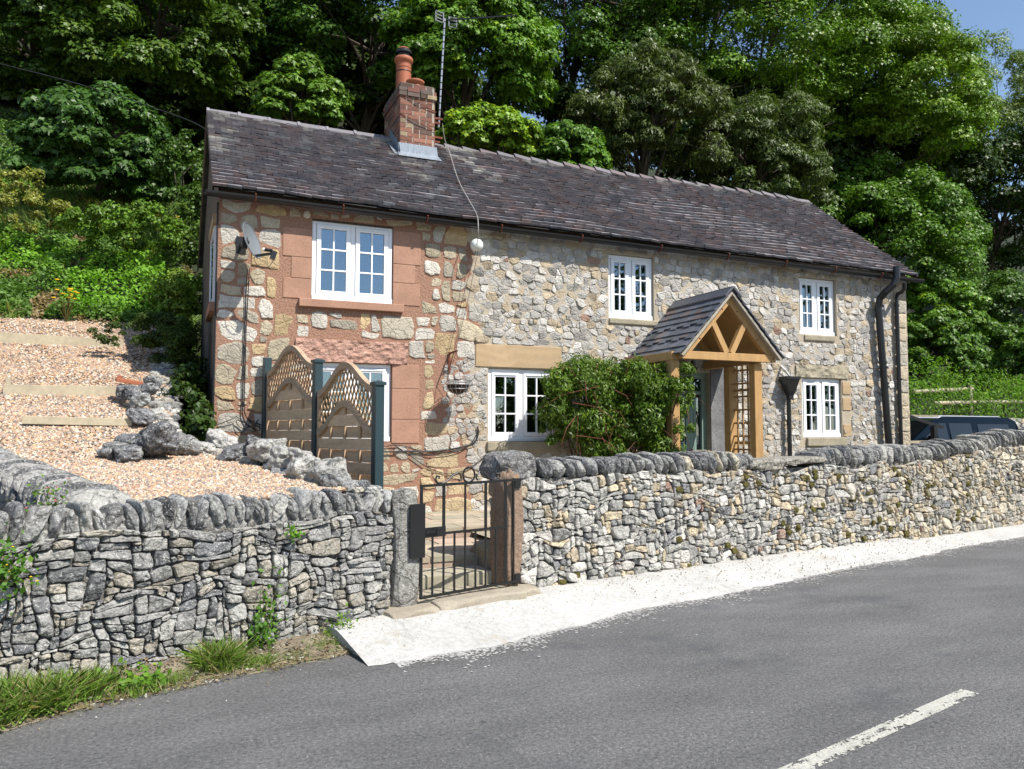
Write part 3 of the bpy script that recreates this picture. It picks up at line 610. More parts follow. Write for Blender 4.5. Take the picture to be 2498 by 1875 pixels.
BL = [(280, 1100, 8.3, .19, 'low brown mossy boulder at the front left of the rubble heap'), (318, 1083, 8.5, .24, 'big flat-topped mossy boulder behind the dark one'),
      (312, 1105, 8.1, .17, 'white splashed boulder wedged under the big mossy boulder'), (385, 1072, 8.2, .27, 'largest dark pointed boulder in the rubble edge'),
      (455, 1085, 8.4, .20, 'honeycombed brown boulder right of the dark pointed one'), (500, 1090, 8.45, .15, 'smooth grey boulder below the gable foot'),
      (425, 1098, 8.35, .09, 'small grey stone between the dark and honeycombed boulders'), (545, 1078, 8.6, .24, 'pale pitted boulder against the house corner'),
      (580, 1100, 8.1, .20, 'rounded grey boulder before the cable tangle'), (625, 1080, 8.0, .15, 'small pale boulder at the fence foot'),
      (655, 1095, 7.8, .25, 'long dark boulder beneath the tall fence panel'), (700, 1118, 7.5, .22, 'broad pitted boulder half way down the diagonal edge'),
      (735, 1118, 7.3, .17, 'white crusted boulder beside the middle green post'), (745, 1150, 7.1, .24, 'grey boulder with a small red stain on the diagonal edge'),
      (800, 1150, 6.9, .23, 'dark hollowed boulder near the lower fence panel'), (818, 1172, 6.7, .16, 'small cream boulder just above the wall cope'),
      (345, 1012, 9.2, .20, 'long pale boulder lying on the gravel terrace'), (300, 950, 10.2, .13, 'grey stone at the right end of the middle timber edging'),
      (325, 958, 10.0, .15, 'brown lump stone beside the terracotta tile'), (342, 975, 9.8, .17, 'dark square stone below the terracotta tile'), (360, 948, 10.2, .16, 'pitted stone on the pit edge below the moss'), (372, 925, 10.4, .12, 'upright grey stone on the pit edge')]
for i, (px, py, Y, r, lb) in enumerate(BL):
    r *= .60; p = atY(px, py, Y)-np.array([0, 0, .01]); mb = MB(); rr = random.Random(i*7+3); a = rr.uniform(0, 3.1); sx = r*rr.uniform(.9, 1.15); sy = r*rr.uniform(.75, 1); szz = r*rr.uniform(.6, .8)
    rock(mb, (0, 0, 0), (math.cos(a)*sx, math.sin(a)*sx, rr.uniform(-.04, .04)), (-math.sin(a)*sy, math.cos(a)*sy, 0), (0, 0, szz), i*3.7+1, pick(rr, [(1, (.26, .26, .25)), (1, (.40, .385, .35)), (1, (.14, .14, .145))], .2), amp=.19, sub=4, boxy=.5, fr=1.3)
    V = np.array(mb.v)+p; mb.v = V.tolist(); tag(mb.build('boulder', M['cope'], origin=tuple(p)), lb, 'boulder', 'boulders edging the gravel garden')
# timber edging boards and the loose tile
for (a, b, Y0, th, lb) in (((55, 1024), (322, 1030), 9.2, .05, 'lowest thin timber edging board across the gravel terrace'), ((8, 952), (292, 956), 10.6, .085, 'middle timber edging board with a small peg at its left end'), ((-30, 822), (300, 842), 13.0, .10, 'highest timber edging board half buried under the low shrub')):
    p, q = atY(*a, Y0), atY(*b, Y0); mb = MB(); mb.beam(tuple(p), tuple(q), .05, th*1.6, col=(1, 1, 1)); t = thing('edging_board', tuple(p), lb, 'edging board', 'timber edging boards on the gravel'); mb.build('board', M['board'], t, bevel=.004)
    if Y0 == 10.6: mb = MB(); r_ = atY(20, 935, Y0+.05); mb.box(r_[0]-.025, r_[0]+.025, r_[1], r_[1]+.05, r_[2]-.15, r_[2]+.07); mb.build('peg', M['board'], t)
p = atY(315, 930, 10.3); mb = MB(); mb.obox((p[0], p[1], p[2]), (.14, .02, -.02), (-.01, .09, .01), (.004, 0, .022)); mb.obox((p[0]-.10, p[1], p[2]+.03), (.02, 0, 0), (0, .09, 0), (0, 0, .035)); tag(mb.build('clay_tile', M['terra'], origin=tuple(p), bevel=.006), 'orange terracotta tile lying on stones by the pit edge', 'tile')

# ================================================================ GATEWAY AND STEPS
t = thing('stone_steps', (2.4, 6.9, 0), 'worn sandstone steps and flagged path rising behind the gate', 'steps'); rnd = random.Random(61)
def flags(mb, x0, x1, y0, y1, z, step=.6, jx=.2):
    mb.box(x0, x1, y0+.012, y1, z-.25, z-.006, (.36, .27, .21)); y = y0
    while y < y1-.02:
        dy = min(rnd.uniform(.3, .5), y1-y); x = x0
        while x < x1-.02:
            dx = min(rnd.uniform(.45, .8), x1-x); mb.box(x+.008, x+dx-.008, y+(.0 if y == y0 else .012), y+dy-.008, z-.05, z+rnd.uniform(-.002, .003), pick(rnd, [(1, (.37, .31, .23)), (1, (.31, .28, .21)), (1, (.42, .32, .25))], .1)); x += dx
        y += dy
mb = MB(); mb.box(1.98, 3.0, 6.55, 7.03, -.02, .18, (.33, .29, .22)); mb.build('step', M['flag'], t, bevel=.015)
mb = MB(); mb.box(1.80, 2.86, 7.03, 7.42, 0, .30, (.34, .31, .23)); mb.build('step', M['flag'], t, bevel=.015)
mb = MB(); flags(mb, 1.72, 3.6, 7.42, 8.64, .40); mb.build('step', M['flag'], t)
mb = MB(); flags(mb, 1.2, 5.5, 8.641, 10.48, .52); mb.build('landing', M['flag'], t)
mb = MB(); rock(mb, (3.06, 7.42, .30), (.2, .03, 0), (-.03, .36, 0), (0, 0, .2), 3, (.26, .23, .17), amp=.04, boxy=.9); mb.build('side_block', M['flag'], t)
mb = MB(); mb.add([], []); A, B = Vector((1.66, 6.35, 0)), Vector((3.22, 6.86, 0)); d = (B-A).normalized(); n_ = Vector((d.y, -d.x, 0))
for a, b, z in ((0, .46, .155), (.47, 1.30, .175), (1.31, 1.62, .165)):
    c = A+d*(a+b)/2+n_*-.02; rock(mb, (c.x, c.y, z/2), d*(b-a)/2, n_*.17, (0, 0, z/2+.01), a*9+1, (.30, .26, .2), amp=.025, sub=4, boxy=.97)
tag(mb.build('threshold_kerb', M['flag'], origin=(2.4, 6.6, 0)), 'worn stone kerb under the gate splashed with white paint', 'kerb stone')
mb = MB(); rock(mb, (1.84, 6.60, .56), (.12, .04, 0), (-.04, .13, 0), (.01, 0, .555), 8, (.24, .23, .205), amp=.035, sub=5, boxy=.78, fr=1.5)
V = np.array(mb.v); k = (V[:, 2]-.6)/.6; mb.v = V.tolist()
tag(mb.build('stone_gatepost', M['cope'], origin=(1.84, 6.6, 0)), 'rounded grey lichened stone gatepost on the latch side of the gate', 'gatepost')
mb = MB(); rock(mb, (2.975, 6.98, .60), (.095, .026, 0), (-.04, .13, 0), (.015, 0, .60), 18, (.33, .20, .13), amp=.045, sub=5, boxy=.85, fr=2)
tag(mb.build('stone_gatepost', M['brownstone'], origin=(2.97, 6.95, 0)), 'brown sandstone gatepost on the hinge side of the gate', 'gatepost')
# iron gate
G0, G1 = Vector((1.99, 6.50, 0)), Vector((2.98, 6.82, 0)); gd = (G1-G0).normalized(); GW = (G1-G0).length; gn = Vector((gd.y, -gd.x, 0))
gp = lambda s, z, o=0: tuple(G0+gd*s+gn*o+Vector((0, 0, z)))
t = thing('iron_gate', tuple(G0), 'black wrought iron garden gate with scrollwork on its top rail', 'gate'); zb, zm, zt = .215, .735, 1.15
mb = MB(); mb.beam(gp(0, zb-.01), gp(0, zt+.01), .022, .022, (1, 0, 0)); mb.beam(gp(GW-.10, zb), gp(GW-.10, zt), .012, .03, (1, 0, 0)); mb.beam(gp(-.01, zt), gp(GW+.06, zt+.012), .022, .022); mb.beam(gp(-.01, zb), gp(GW+.05, zb+.01), .022, .022); mb.beam(gp(.0, zm), gp(GW-.09, zm), .02, .02); mb.build('gate_frame', M['gloss'], t)
for i in range(1, 4): mb = MB(); s = i*(GW-.10)/4; mb.beam(gp(s, zm), gp(s, zt), .026 if i != 2 else .016, .012, tuple(gn)); mb.build('bar', M['gloss'], t)
for i in range(1, 8): mb = MB(); s = i*(GW-.10)/8; mb.tube([gp(s, zb), gp(s, zm)], .010, 6); mb.build('bar', M['gloss'], t)
mb = MB(); mb.tube([gp(GW, zb-.02), gp(GW, zt+.03)], .011, 8); mb.build('hinge_rod', M['gloss'], t)
mb = MB(); c = gp(-.06, .78, .03); mb.obox(c, gd*.075, gn*.008, (0, 0, .225)); mb.build('latch_plate', M['gloss'], t)
mb = MB(); mb.obox(gp(.12, .755, .012), gd*.125, gn*.006, (0, 0, .042)); mb.beam(gp(.02, .76, .03), gp(.16, .76, .03), .016, .02); mb.tube([gp(.13, .76, .035), gp(.13, .79, .06)], .006, 6); mb.build('latch', M['gloss'], t)
def arc(cx, cz, r, a0, a1, n=16, r1=None): return [gp(cx+(r+(r1-r)*i/n if r1 is not None else r)*math.cos(a0+(a1-a0)*i/n), cz+(r+(r1-r)*i/n if r1 is not None else r)*math.sin(a0+(a1-a0)*i/n)) for i in range(n+1)]
mc = (GW-.02)/2; mb = MB(); mb.tube(arc(mc, zt+.078, .066, 0, 2*math.pi, 24), .009, 6, caps=False); mb.build('ring', M['gloss'], t)
for sg in (-1, 1):
    P = [gp(mc+sg*(.066+.015), zt+.012)]+[gp(mc+sg*(.105+.045*math.cos(a)), zt+.052+.045*math.sin(a)) for a in np.linspace(R(-160), R(-400), 12)][::1]
    sc = [gp(mc+sg*x, zt+z) for x, z in ((.12, .04), (.10, .03), (.085, .045), (.09, .08), (.12, .10), (.17, .085), (.22, .045), (.29, .015), (.345, .02), (.365, .05), (.35, .08), (.325, .075), (.33, .055))]
    mb = MB(); mb.tube(sc, .0085, 6); mb.build('scroll', M['gloss'], t)
for z in (zb+.03, zt-.02): mb = MB(); mb.obox(gp(GW+.05, z, -.01), gd*.035, gn*.02, (0, 0, .045)); mb.build('hinge', M['gloss'], t)
# ================================================================ COTTAGE
HX0, HX1, HY0, HY1, RIDY, RIDZ = .53, 12.58, 10.5, 15.5, 13.0, 6.60
def eaveZ(x): return 4.60-.012*(x-.5)
house = thing('stone_cottage', (6.5, 10.5, .5), 'long two storey stone cottage with dark tiled roof and white casement windows', 'cottage')
WIN = {'UL': (1.69, 2.785, 3.35, 4.43), 'UM': (6.19, 7.015, 3.37, 4.37), 'UR': (9.99, 10.85, 3.31, 4.31), 'GL': (1.69, 2.785, 1.48, 2.53), 'GM': (4.195, 5.26, 1.48, 2.53), 'GR': (10.01, 10.92, 1.52, 2.55)}
DOOR = (7.05, 8.07, .5, 2.58)
holes = list(WIN.values())+[DOOR]
xs = sorted({HX0, HX1, *[h[0] for h in holes], *[h[1] for h in holes]}); zs = sorted({.3, 4.56, *[h[2] for h in holes], *[h[3] for h in holes]})
mb = MB(); WT = .42
for a, b in zip(xs[:-1], xs[1:]):
    for c, d in zip(zs[:-1], zs[1:]):
        if any(h[0]-1e-6 <= a and b <= h[1]+1e-6 and h[2]-1e-6 <= c and d <= h[3]+1e-6 for h in holes): continue
        mb.add([(a, HY0, c), (b, HY0, c), (b, HY0, d), (a, HY0, d)], [(0, 1, 2, 3)]); mb.add([(a, HY0+WT, c), (b, HY0+WT, c), (b, HY0+WT, d), (a, HY0+WT, d)], [(0, 1, 2, 3)])
for (a, b, c, d) in holes:
    mb.add([(a, HY0, c), (b, HY0, c), (b, HY0, d), (a, HY0, d), (a, HY0+WT, c), (b, HY0+WT, c), (b, HY0+WT, d), (a, HY0+WT, d)], [(0, 1, 5, 4), (1, 2, 6, 5), (2, 3, 7, 6), (3, 0, 4, 7)])
mb.build('front_wall', M['pointing'], house)
# facing stones
rects = list(WIN.values())+[DOOR, (1.31, 1.69, 3.33, 4.30), (2.785, 3.18, 3.30, 4.40), (1.31, 3.18, 3.22, 3.35), (1.52, 3.0, 2.53, 2.83), (2.785, 3.17, 1.45, 2.54), (4.0, 5.36, 2.54, 2.87), (9.86, 11.08, 2.555, 2.77), (8.07, 8.55, .4, 2.75), (4.15, 5.3, 1.33, 1.48), (9.98, 10.95, 1.36, 1.52), (9.97, 10.9, 3.18, 3.31), (6.15, 7.1, 3.27, 3.37), (12.2, 12.6, 0, 4.7), (10.92, 11.12, 1.7, 2.5)]
PH_L = [(.42, (.50, .465, .40)), (.36, (.42, .36, .255)), (.08, (.46, .34, .19)), (.14, (.36, .32, .25))]
PH_R = [(.48, (.43, .405, .365)), (.22, (.52, .495, .45)), (.16, (.43, .35, .245)), (.14, (.33, .31, .28)), (.008, (.30, .19, .14))]
def bnd(z): return np.interp(z, [.4, 1.3, 1.5, 2.5, 2.9, 3.5, 3.9, 4.5], [3.9, 3.9, 3.5, 3.5, 4.1, 3.95, 3.95, 4.35])
fm = lambda s, z, d: (s, HY0-d, z)
def face(seed, s0, s1, sizes, keep, gap, prot, pal, asp=1.3, rr=(1, 1), tilt=.12, amp=.2):
    rnd = random.Random(seed); mb = MB()
    for p in (pack(rnd, s0, s1, .35, 4.545, *sizes) if isinstance(sizes[0], tuple) else cells(rnd, s0, s1, .35, 4.545, *sizes, asp=asp, jit=.22)):
        cx, cz = sum(q[0] for q in p)/len(p), sum(q[1] for q in p)/len(p)
        if not keep(cx, cz): continue
        ok = True
        for (a, b, c, d) in rects:
            m_ = .012
            if p and a-m_ < cx < b+m_ and c-m_ < cz < d+m_: ok = False; break
            lo, hi = min(q[0] for q in p), max(q[0] for q in p); l2, h2 = min(q[1] for q in p), max(q[1] for q in p)
            if hi > a-m_ and lo < b+m_ and h2 > c-m_ and l2 < d+m_:
                best = max((clip(p, n_, d_) for n_, d_ in (((1, 0), a-m_), ((-1, 0), -(b+m_)), ((0, 1), c-m_), ((0, -1), -(d+m_)))), key=lambda q: abs(area(q)) if len(q) > 2 else 0)
                p = best
                if len(p) < 3 or abs(area(p)) < .0025: ok = False; break
        if ok: lay(mb, rnd, p, fm, prot*rnd.uniform(.3, 1.7), gap*rnd.uniform(.5, 1.6), pick(rnd, pal(cx, cz), amp), rnd_=rnd.choice(rr), tilt=tilt)
    return mb
def palL(x, z): return PH_L if x < 3.2 or z > 2.5 else [(.4, (.50, .46, .39)), (.5, (.46, .36, .22))]
mb = face(71, .54, 4.6, ((.14, .66), (.12, .30), .45, .10), lambda x, z: x < bnd(z), .012, .010, palL, rr=(1, 1, 0), tilt=.05)
mb.build('rubble_facing', M['facestone'], house)
mb = face(72, 3.2, 12.2, (.055, .155, .8, 2.3), lambda x, z: x >= bnd(z), .004, .010, lambda x, z: PH_R, rr=(1, 2, 2), tilt=.22)
z = .4; rnd = random.Random(5); k = 0
while z < 4.55:
    h = rnd.uniform(.2, .3); wq = .34 if k % 2 else .22; z2 = min(z+h, 4.55)
    lay(mb, rnd, [(12.575-wq, z), (12.575, z), (12.575, z2), (12.575-wq, z2)], fm, .02, .008, pick(rnd, [(1, (.45, .38, .27)), (1, (.42, .38, .31))], .12), tilt=.02)
    if not k % 2: lay(mb, rnd, [(12.23, z), (12.345, z), (12.345, z2), (12.23, z2)], fm, .03, .01, pick(rnd, PH_R, .2))
    z = z2; k += 1
mb.build('rubble_facing', M['facestone'], house)
# dressed stones round the openings
def block(name, mat, x0, x1, z0, z1, prot=.012, bev=.006, lab=None):
    mb = MB(); mb.box(x0, x1, HY0-prot, HY0+.09, z0, z1); o = mb.build(name, M[mat], house, bevel=bev)
    if lab: o['label'] = lab
    return o
for a, b, c, d in ((1.32, 1.688, 3.90, 4.28), (1.43, 1.688, 3.62, 3.895), (1.33, 1.688, 3.352, 3.615), (2.787, 3.18, 3.92, 4.38), (2.787, 3.10, 3.66, 3.915), (2.787, 3.17, 3.352, 3.655)): block('jamb_stone', 'red', a, b, c, d, .010)
for c, d in ((1.46, 1.78), (1.785, 2.2), (2.205, 2.53)): block('jamb_stone', 'red', 2.787, 3.17, c, d, .010)
block('window_sill', 'red', 1.53, 2.93, 3.245, 3.349, .07, .008, 'red sandstone sill under the upper left window')
mb = MB(); rr_ = random.Random(3)
def rough_block(x0, x1, z0, z1, nx, nz, amp, seed, prot=.03):
    mb = MB(); g = [[(x0+(x1-x0)*i/nx, HY0-prot-amp*float(vnoise([[i*.35+seed, j*.5, seed]])[0]+.5*vnoise([[i*.9+seed, j*1.1, seed]])[0]), z0+(z1-z0)*j/nz) for j in range(nz+1)] for i in range(nx+1)]
    mb.v = [p for c_ in g for p in c_]
    for i in range(nx):
        for j in range(nz): a = i*(nz+1)+j; mb.f.append((a, a+nz+1, a+nz+2, a+1)); mb.c.append((1, 1, 1))
    b = len(mb.v)
    for i in range(nx): 
        for j in (0, nz): p, q = g[i][j], g[i+1][j]; k = len(mb.v); mb.v += [p, q, (q[0], HY0+.05, q[2]), (p[0], HY0+.05, p[2])]; mb.f.append((k, k+1, k+2, k+3)); mb.c.append((1, 1, 1))
    for j in range(nz):
        for i in (0, nx): p, q = g[i][j], g[i][j+1]; k = len(mb.v); mb.v += [p, q, (q[0], HY0+.05, q[2]), (p[0], HY0+.05, p[2])]; mb.f.append((k, k+1, k+2, k+3)); mb.c.append((1, 1, 1))
    return mb
rough_block(1.50, 3.0, 2.535, 2.83, 60, 14, .015, 4).build('lintel', M['redrough'], house)['label'] = 'rough pink sandstone lintel over the lower left window'
block('lintel', 'cream', 4.0, 5.36, 2.545, 2.87, .014, .006, 'smooth cream stone lintel over the middle ground floor window')
rough_block(9.87, 11.07, 2.56, 2.765, 40, 8, .014, 9, .02).build('lintel', M['sandgrey'], house)
block('window_sill', 'sandgrey', 4.17, 5.3, 1.345, 1.476, .05, .012); block('window_sill', 'sandgrey', 10.08, 10.98, 1.375, 1.515, .05, .012)
block('window_sill', 'sandgrey', 10.08, 10.78, 3.20, 3.305, .03, .02); block('window_sill', 'sandgrey', 6.19, 7.1, 3.28, 3.366, .03, .015)
for c, d in ((1.54, 1.75), (2.0, 2.22), (2.28, 2.5)): block('jamb_stone', 'cream', 10.935, 11.12, c, d, .014)
mb = MB(); mb.box(8.075, 8.55, HY0-.02, HY0+.05, .4, 2.75); mb.build('rendered_panel', M['render'], house)
# gables, back wall, floors and ceilings
mb = MB(); mr = MB()
for x, sg in ((HX0, 1), (HX1, -1)):
    P = [(x, HY0, .3), (x, HY1, .3), (x, HY1, eaveZ(x)), (x, RIDY, RIDZ-.03), (x, HY0, eaveZ(x))]
    mb.add(P, [(0, 1, 2, 3, 4)])
mb.add([(HX0, HY1, .3), (HX1, HY1, .3), (HX1, HY1, 4.6), (HX0, HY1, 4.6)], [(0, 1, 2, 3)])
mb.build('side_and_back_wall', M['gablestone'], house)
for z in (.48, 2.75, 2.95, 4.60): mr.add([(HX0+.02, HY0+.02, z), (HX1-.02, HY0+.02, z), (HX1-.02, HY1-.02, z), (HX0+.02, HY1-.02, z)], [(0, 1, 2, 3)])
mr.box(HX0+.02, HX0+.04, HY0+WT, HY1-.02, .5, 4.5); mr.box(HX1-.04, HX1-.02, HY0+WT, HY1-.02, .5, 4.5); mr.box(HX0+.05, HX1-.05, 14.0, 14.05, .5, 4.58)
for x in (3.8, 6.0, 8.6): mr.box(x, x+.1, HY0+WT, 14.0, .5, 4.58)
mr.build('interior', M['plaster'], house)
# sandstone edge and black verge on the left gable
mb = MB(); mb.tube([(HX0-.012, 10.49, .9), (HX0-.012, 10.49, 4.5)], .012, 6); mb.build('corner_cable', M['wire'], house)
def window(W, y=HY0+.045, rows=3, horn=True, lab=None):
    x0, x1, z0, z1 = W; x0 += .006; x1 -= .006; z0 += .004; z1 -= .004; fw = .055; mb = MB(); xm = (x0+x1)/2
    mb.box(x0, x1, y, y+.07, z1-fw, z1); mb.box(x0-.0, x1, y-.02, y+.07, z0, z0+fw+.01); mb.box(x0, x0+fw, y, y+.07, z0+fw, z1-fw); mb.box(x1-fw, x1, y, y+.07, z0+fw, z1-fw); mb.box(xm-.03, xm+.03, y, y+.07, z0+fw, z1-fw)
    f = mb.build('window', M['upvc'], house, bevel=.004)
    if lab: f['label'] = lab
    for a, b in ((x0+fw, xm-.03), (xm+.03, x1-fw)):
        a += .004; b -= .004; c, d = z0+fw+.014, z1-fw-.004; sw = .058; mb = MB(); y2 = y-.014
        mb.box(a, b, y2, y+.05, d-sw, d); mb.box(a, b, y2, y+.05, c, c+sw); mb.box(a, a+sw, y2, y+.05, c+sw, d-sw); mb.box(b-sw, b, y2, y+.05, c+sw, d-sw)
        m_ = (a+b)/2; mb.box(m_-.011, m_+.011, y2+.004, y+.03, c+sw, d-sw)
        for k in range(1, rows): zz = c+sw+(d-c-2*sw)*k/rows; mb.box(a+sw, b-sw, y2+.0045, y+.0295, zz-.011, zz+.011)
        mb.build('sash', M['upvc'], f, bevel=.003)
        mb = MB(); mb.box(a+sw, b-sw, y+.010, y+.013, c+sw, d-sw); mb.build('glass', M['glass'], f)
        if horn: mb = MB(); mb.box(a+sw*.8, b-sw*.8, y2-.012, y2-.001, d-.032, d-.020); mb.build('vent', M['upvc'], f)
    return f
fU = window(WIN['UL'], y=HY0+.02, lab='larger upper left window reflecting blue sky'); window(WIN['UM']); window(WIN['UR'], y=HY0+.06); fG = window(WIN['GL'], lab='lower left window with maroon blinds half hidden by the fence'); fM = window(WIN['GM']); fR = window(WIN['GR'], horn=False)
for (a, b, zt_, zb_) in ((1.75, 2.20, 2.45, 1.75), (2.27, 2.72, 2.45, 1.75)): mb = MB(); mb.box(a, b, HY0+.16, HY0+.17, zb_, zt_); mb.build('blind', M['blind'], fG)
mb = MB(); mb.box(4.25, 5.2, HY0+.16, HY0+.17, 2.33, 2.46); mb.build('blind', M['blind'], fM)
mb = MB(); mb.lathe([(.0, 0), (.07, 0), (.085, .1), (.06, .22), (.03, .30), (0, .33)], (4.50, HY0+.25, 1.55), 14); o = mb.build('blue_ornament', M['blue'], origin=(4.5, HY0+.25, 1.55)); tag(o, 'small blue and green ornament on the inside sill of the middle ground floor window', 'ornament')
mb = MB(); mb.box(1.75, 2.72, HY0+.17, HY0+.18, 4.22, 4.36); mb.build('blind', M['curtain'], fU)
for a, b in ((10.10, 10.22), (10.55, 10.68)): mb = MB(); mb.box(a, b, HY0+.19, HY0+.2, 2.25, 2.46); mb.build('blind', M['curtain'], fR)
# gable window
mb = MB(); x = HX0; mb.box(x-.03, x+.03, 10.95, 11.9, 3.3, 3.37); mb.box(x-.03, x+.03, 10.95, 11.9, 4.25, 4.32); mb.box(x-.03, x+.03, 10.95, 11.02, 3.37, 4.25); mb.box(x-.03, x+.03, 11.83, 11.9, 3.37, 4.25); f = mb.build('gable_window', M['upvc'], house)
mb = MB(); mb.box(x-.02, x-.015, 11.02, 11.83, 3.37, 4.25); mb.build('glass', M['glass'], f)
mb = MB(); mb.box(x-.07, x+.0, 10.85, 12.0, 3.18, 3.295); mb.build('window_sill', M['red'], house); 
mb = MB(); mb.box(x-.05, x+.0, 10.85, 12.0, 4.325, 4.45); mb.build('lintel', M['cream'], house)
# front door
x0, x1, z0, z1 = DOOR; y = HY0+.10; mb = MB(); mb.box(x0, x0+.09, y, y+.1, z0, z1); mb.box(x1-.09, x1, y, y+.1, z0, z1); mb.box(x0, x1, y-.02, y+.1, z1-.1, z1-.0); mb.box(x0-.0, x1+.03, y-.05, y+.02, z1-.03, z1+.02); mb.box(x0+.09, x1-.09, y+.02, y+.1, z1-.36, z1-.30); dfr = mb.build('door', M['sage'], house, bevel=.004); dfr['label'] = 'sage green front door with glazed upper panel'
a, b, c, d = x0+.1, x1-.24, z0+.02, z1-.37; mb = MB(); mb.box(a, a+.13, y+.02, y+.07, c, d); mb.box(b-.15, b, y+.02, y+.07, c, d); mb.box(a+.13, b-.15, y+.02, y+.07, d-.14, d); mb.box(a+.13, b-.15, y+.02, y+.07, c, c+.22); mb.box(a+.13, b-.15, y+.02, y+.07, c+.68, c+.90); mb.box(a+.13, b-.15, y+.045, y+.06, c+.22, c+.68); mb.box(b+.012, b+.06, y+.03, y+.08, c, d); mb.build('leaf', M['sage'], dfr, bevel=.003)
mb = MB(); mb.box(b+.06, x1-.09, y+.05, y+.055, z0+.1, z1-.4); mb.box(a+.13, b-.15, y+.04, y+.045, c+.9, d-.14); mb.box(a, x1-.09, y+.04, y+.045, z1-.3, z1-.1); mb.build('glass', M['glass'], dfr)
mb = MB(); mb.box(a+.16, b-.18, y+.012, y+.02, c+.74, c+.81); mb.build('letter_plate', M['gloss'], dfr)
mb = MB(); mb.lathe([(0, -.02), (.02, -.015), (.028, 0), (.02, .015), (0, .02)], (b-.06, y-.01, c+.80), 10); mb.tube([(b-.06, y-.01, c+.8), (b-.06, y+.03, c+.8)], .01, 6); mb.build('handle', M['rust'], dfr)
mb = MB(); mb.lathe([(0, -.02), (.02, 0), (0, .02)], (b-.06, y+.005, c+1.25), 8); mb.build('lock', M['steel'], dfr)
# ---- roof
def roofP(x, u, h=0):                                                # u 0 at the eave .. 1 at the ridge, h above the slope
    e = np.array([x, 10.30, eaveZ(x)+.03]); r_ = np.array([x, RIDY, RIDZ]); p = e+(r_-e)*u; sl_ = r_-e; nn_ = np.array([0, -sl_[2], sl_[1]]); nn_ /= np.linalg.norm(nn_)
    wv = .018*math.sin(x*1.3+u*2)+.02*float(vnoise([[x*.9, u*3, 5]])[0])-.03*math.sin(math.pi*u)*math.exp(-((x-6)/3)**2)
    return p+nn_*(h+wv*min(1, 4*u+.2)*(1 if u < .98 else .3))
rnd = random.Random(81); mb = MB(); RX0, RX1 = .44, 12.67; nr_ = 27; g = 1/nr_
for j in range(nr_):
    x = RX0-(.5*.172 if j % 2 else 0); u0 = j*g; ph = rnd.uniform(0, 6)
    while x < RX1:
        wd = .172*rnd.uniform(.96, 1.04); a, b = max(x+.002, RX0), min(x+wd-.002, RX1); x += wd
        if b-a < .03 or (3.34 < (a+b)/2 < 3.99 and u0 > .80): continue
        lft = rnd.uniform(.0, .012); ru = rnd.uniform(-.005, .005)+.003*math.sin(a*2.2+ph); skew = rnd.uniform(-.0035, .0035)
        L0, L1 = roofP(a, max(-.01, u0+ru-skew),   .058+lft), roofP(b, max(-.01, u0+ru+skew), .058+rnd.uniform(0, .008)); U0, U1 = roofP(a, min(1, u0+g*1.25), .014), roofP(b, min(1, u0+g*1.25), .014)
        th = np.array([0, .025, -.027]); xm = (a+b)/2
        r_ = rnd.random(); c = (.122, .110, .114)
        if r_ < .25: c = (.085, .085, .095)
        elif r_ < .45: c = (.125, .108, .110)
        elif r_ < .53+(.07 if xm > 4 else 0): c = (.125, .092, .086)
        elif r_ < .62: c = (.165, .165, .17)
        st = max(0, 1-abs(xm-3.35-(.6*(1-u0)))/.5)*max(0, (u0-.35)/.6)+.9*max(0, 1-abs(xm-4.35-(1-u0)*1.2)/.45)*max(0, (u0-.35)/.6)+(.5 if j >= nr_-2 else 0)+.35*(xm < .8)*(u0 > .3)
        if rnd.random() < st*.75: k = rnd.uniform(.35, .9); c = tuple(ci*(1-k)+k*q for ci, q in zip(c, (.38, .37, .33)))
        k = rnd.uniform(.9, 1.1); c = tuple((ci*.8+q*.2)*k*1.6 for ci, q in zip(c, (.125, .112, .117)))
        mb.add([L0, L1, U1, U0, L0+th, L1+th, U1+th, U0+th], [(0, 1, 2, 3), (4, 5, 1, 0), (5, 6, 2, 1), (7, 4, 0, 3), (6, 5, 4, 7)], c)
under = MB(); nx = 40
for i in range(nx):
    a, b = RX0+(RX1-RX0)*i/nx, RX0+(RX1-RX0)*(i+1)/nx
    for j in range(8):
        under.add([roofP(a, j/8, .002), roofP(b, j/8, .002), roofP(b, (j+1)/8, .002), roofP(a, (j+1)/8, .002)], [(0, 1, 2, 3)], (.03, .03, .03))
def mirY(p): p = np.array(p); return (p[0], 2*RIDY-p[1], p[2])
for j in range(16):
    for i in range(60):
        a, b = RX0+(RX1-RX0)*i/60, RX0+(RX1-RX0)*(i+1)/60; u0 = j/16
        under.add([mirY(roofP(a, u0, .04)), mirY(roofP(b, u0, .04)), mirY(roofP(b, min(1, u0+.07), .01)), mirY(roofP(a, min(1, u0+.07), .01))], [(0, 1, 2, 3)], tuple(.1*rnd.uniform(.8, 1.3) for _ in (0,))*3)
base = len(mb.v); mb.v += under.v; mb.f += [tuple(q+base for q in f_) for f_ in under.f]; mb.c += under.c
roof = mb.build('roof', M['tile'], house)
mb = MB()
for x in (RX0, RX1-.02):
    for s_ in (0, 1):
        P = [roofP(x, 0, -.06), roofP(x, 1, -.06), roofP(x, 1, .012), roofP(x, 0, .012)]
        if s_: P = [mirY(p) for p in P]
        Q = [(p[0]+.02, p[1], p[2]) for p in P]; mb = MB(); mb.add(list(P)+Q, [(0, 1, 2, 3), (4, 5, 6, 7), (0, 1, 5, 4), (3, 2, 6, 7)]); mb.build('verge_board', M['gablestone'], roof)
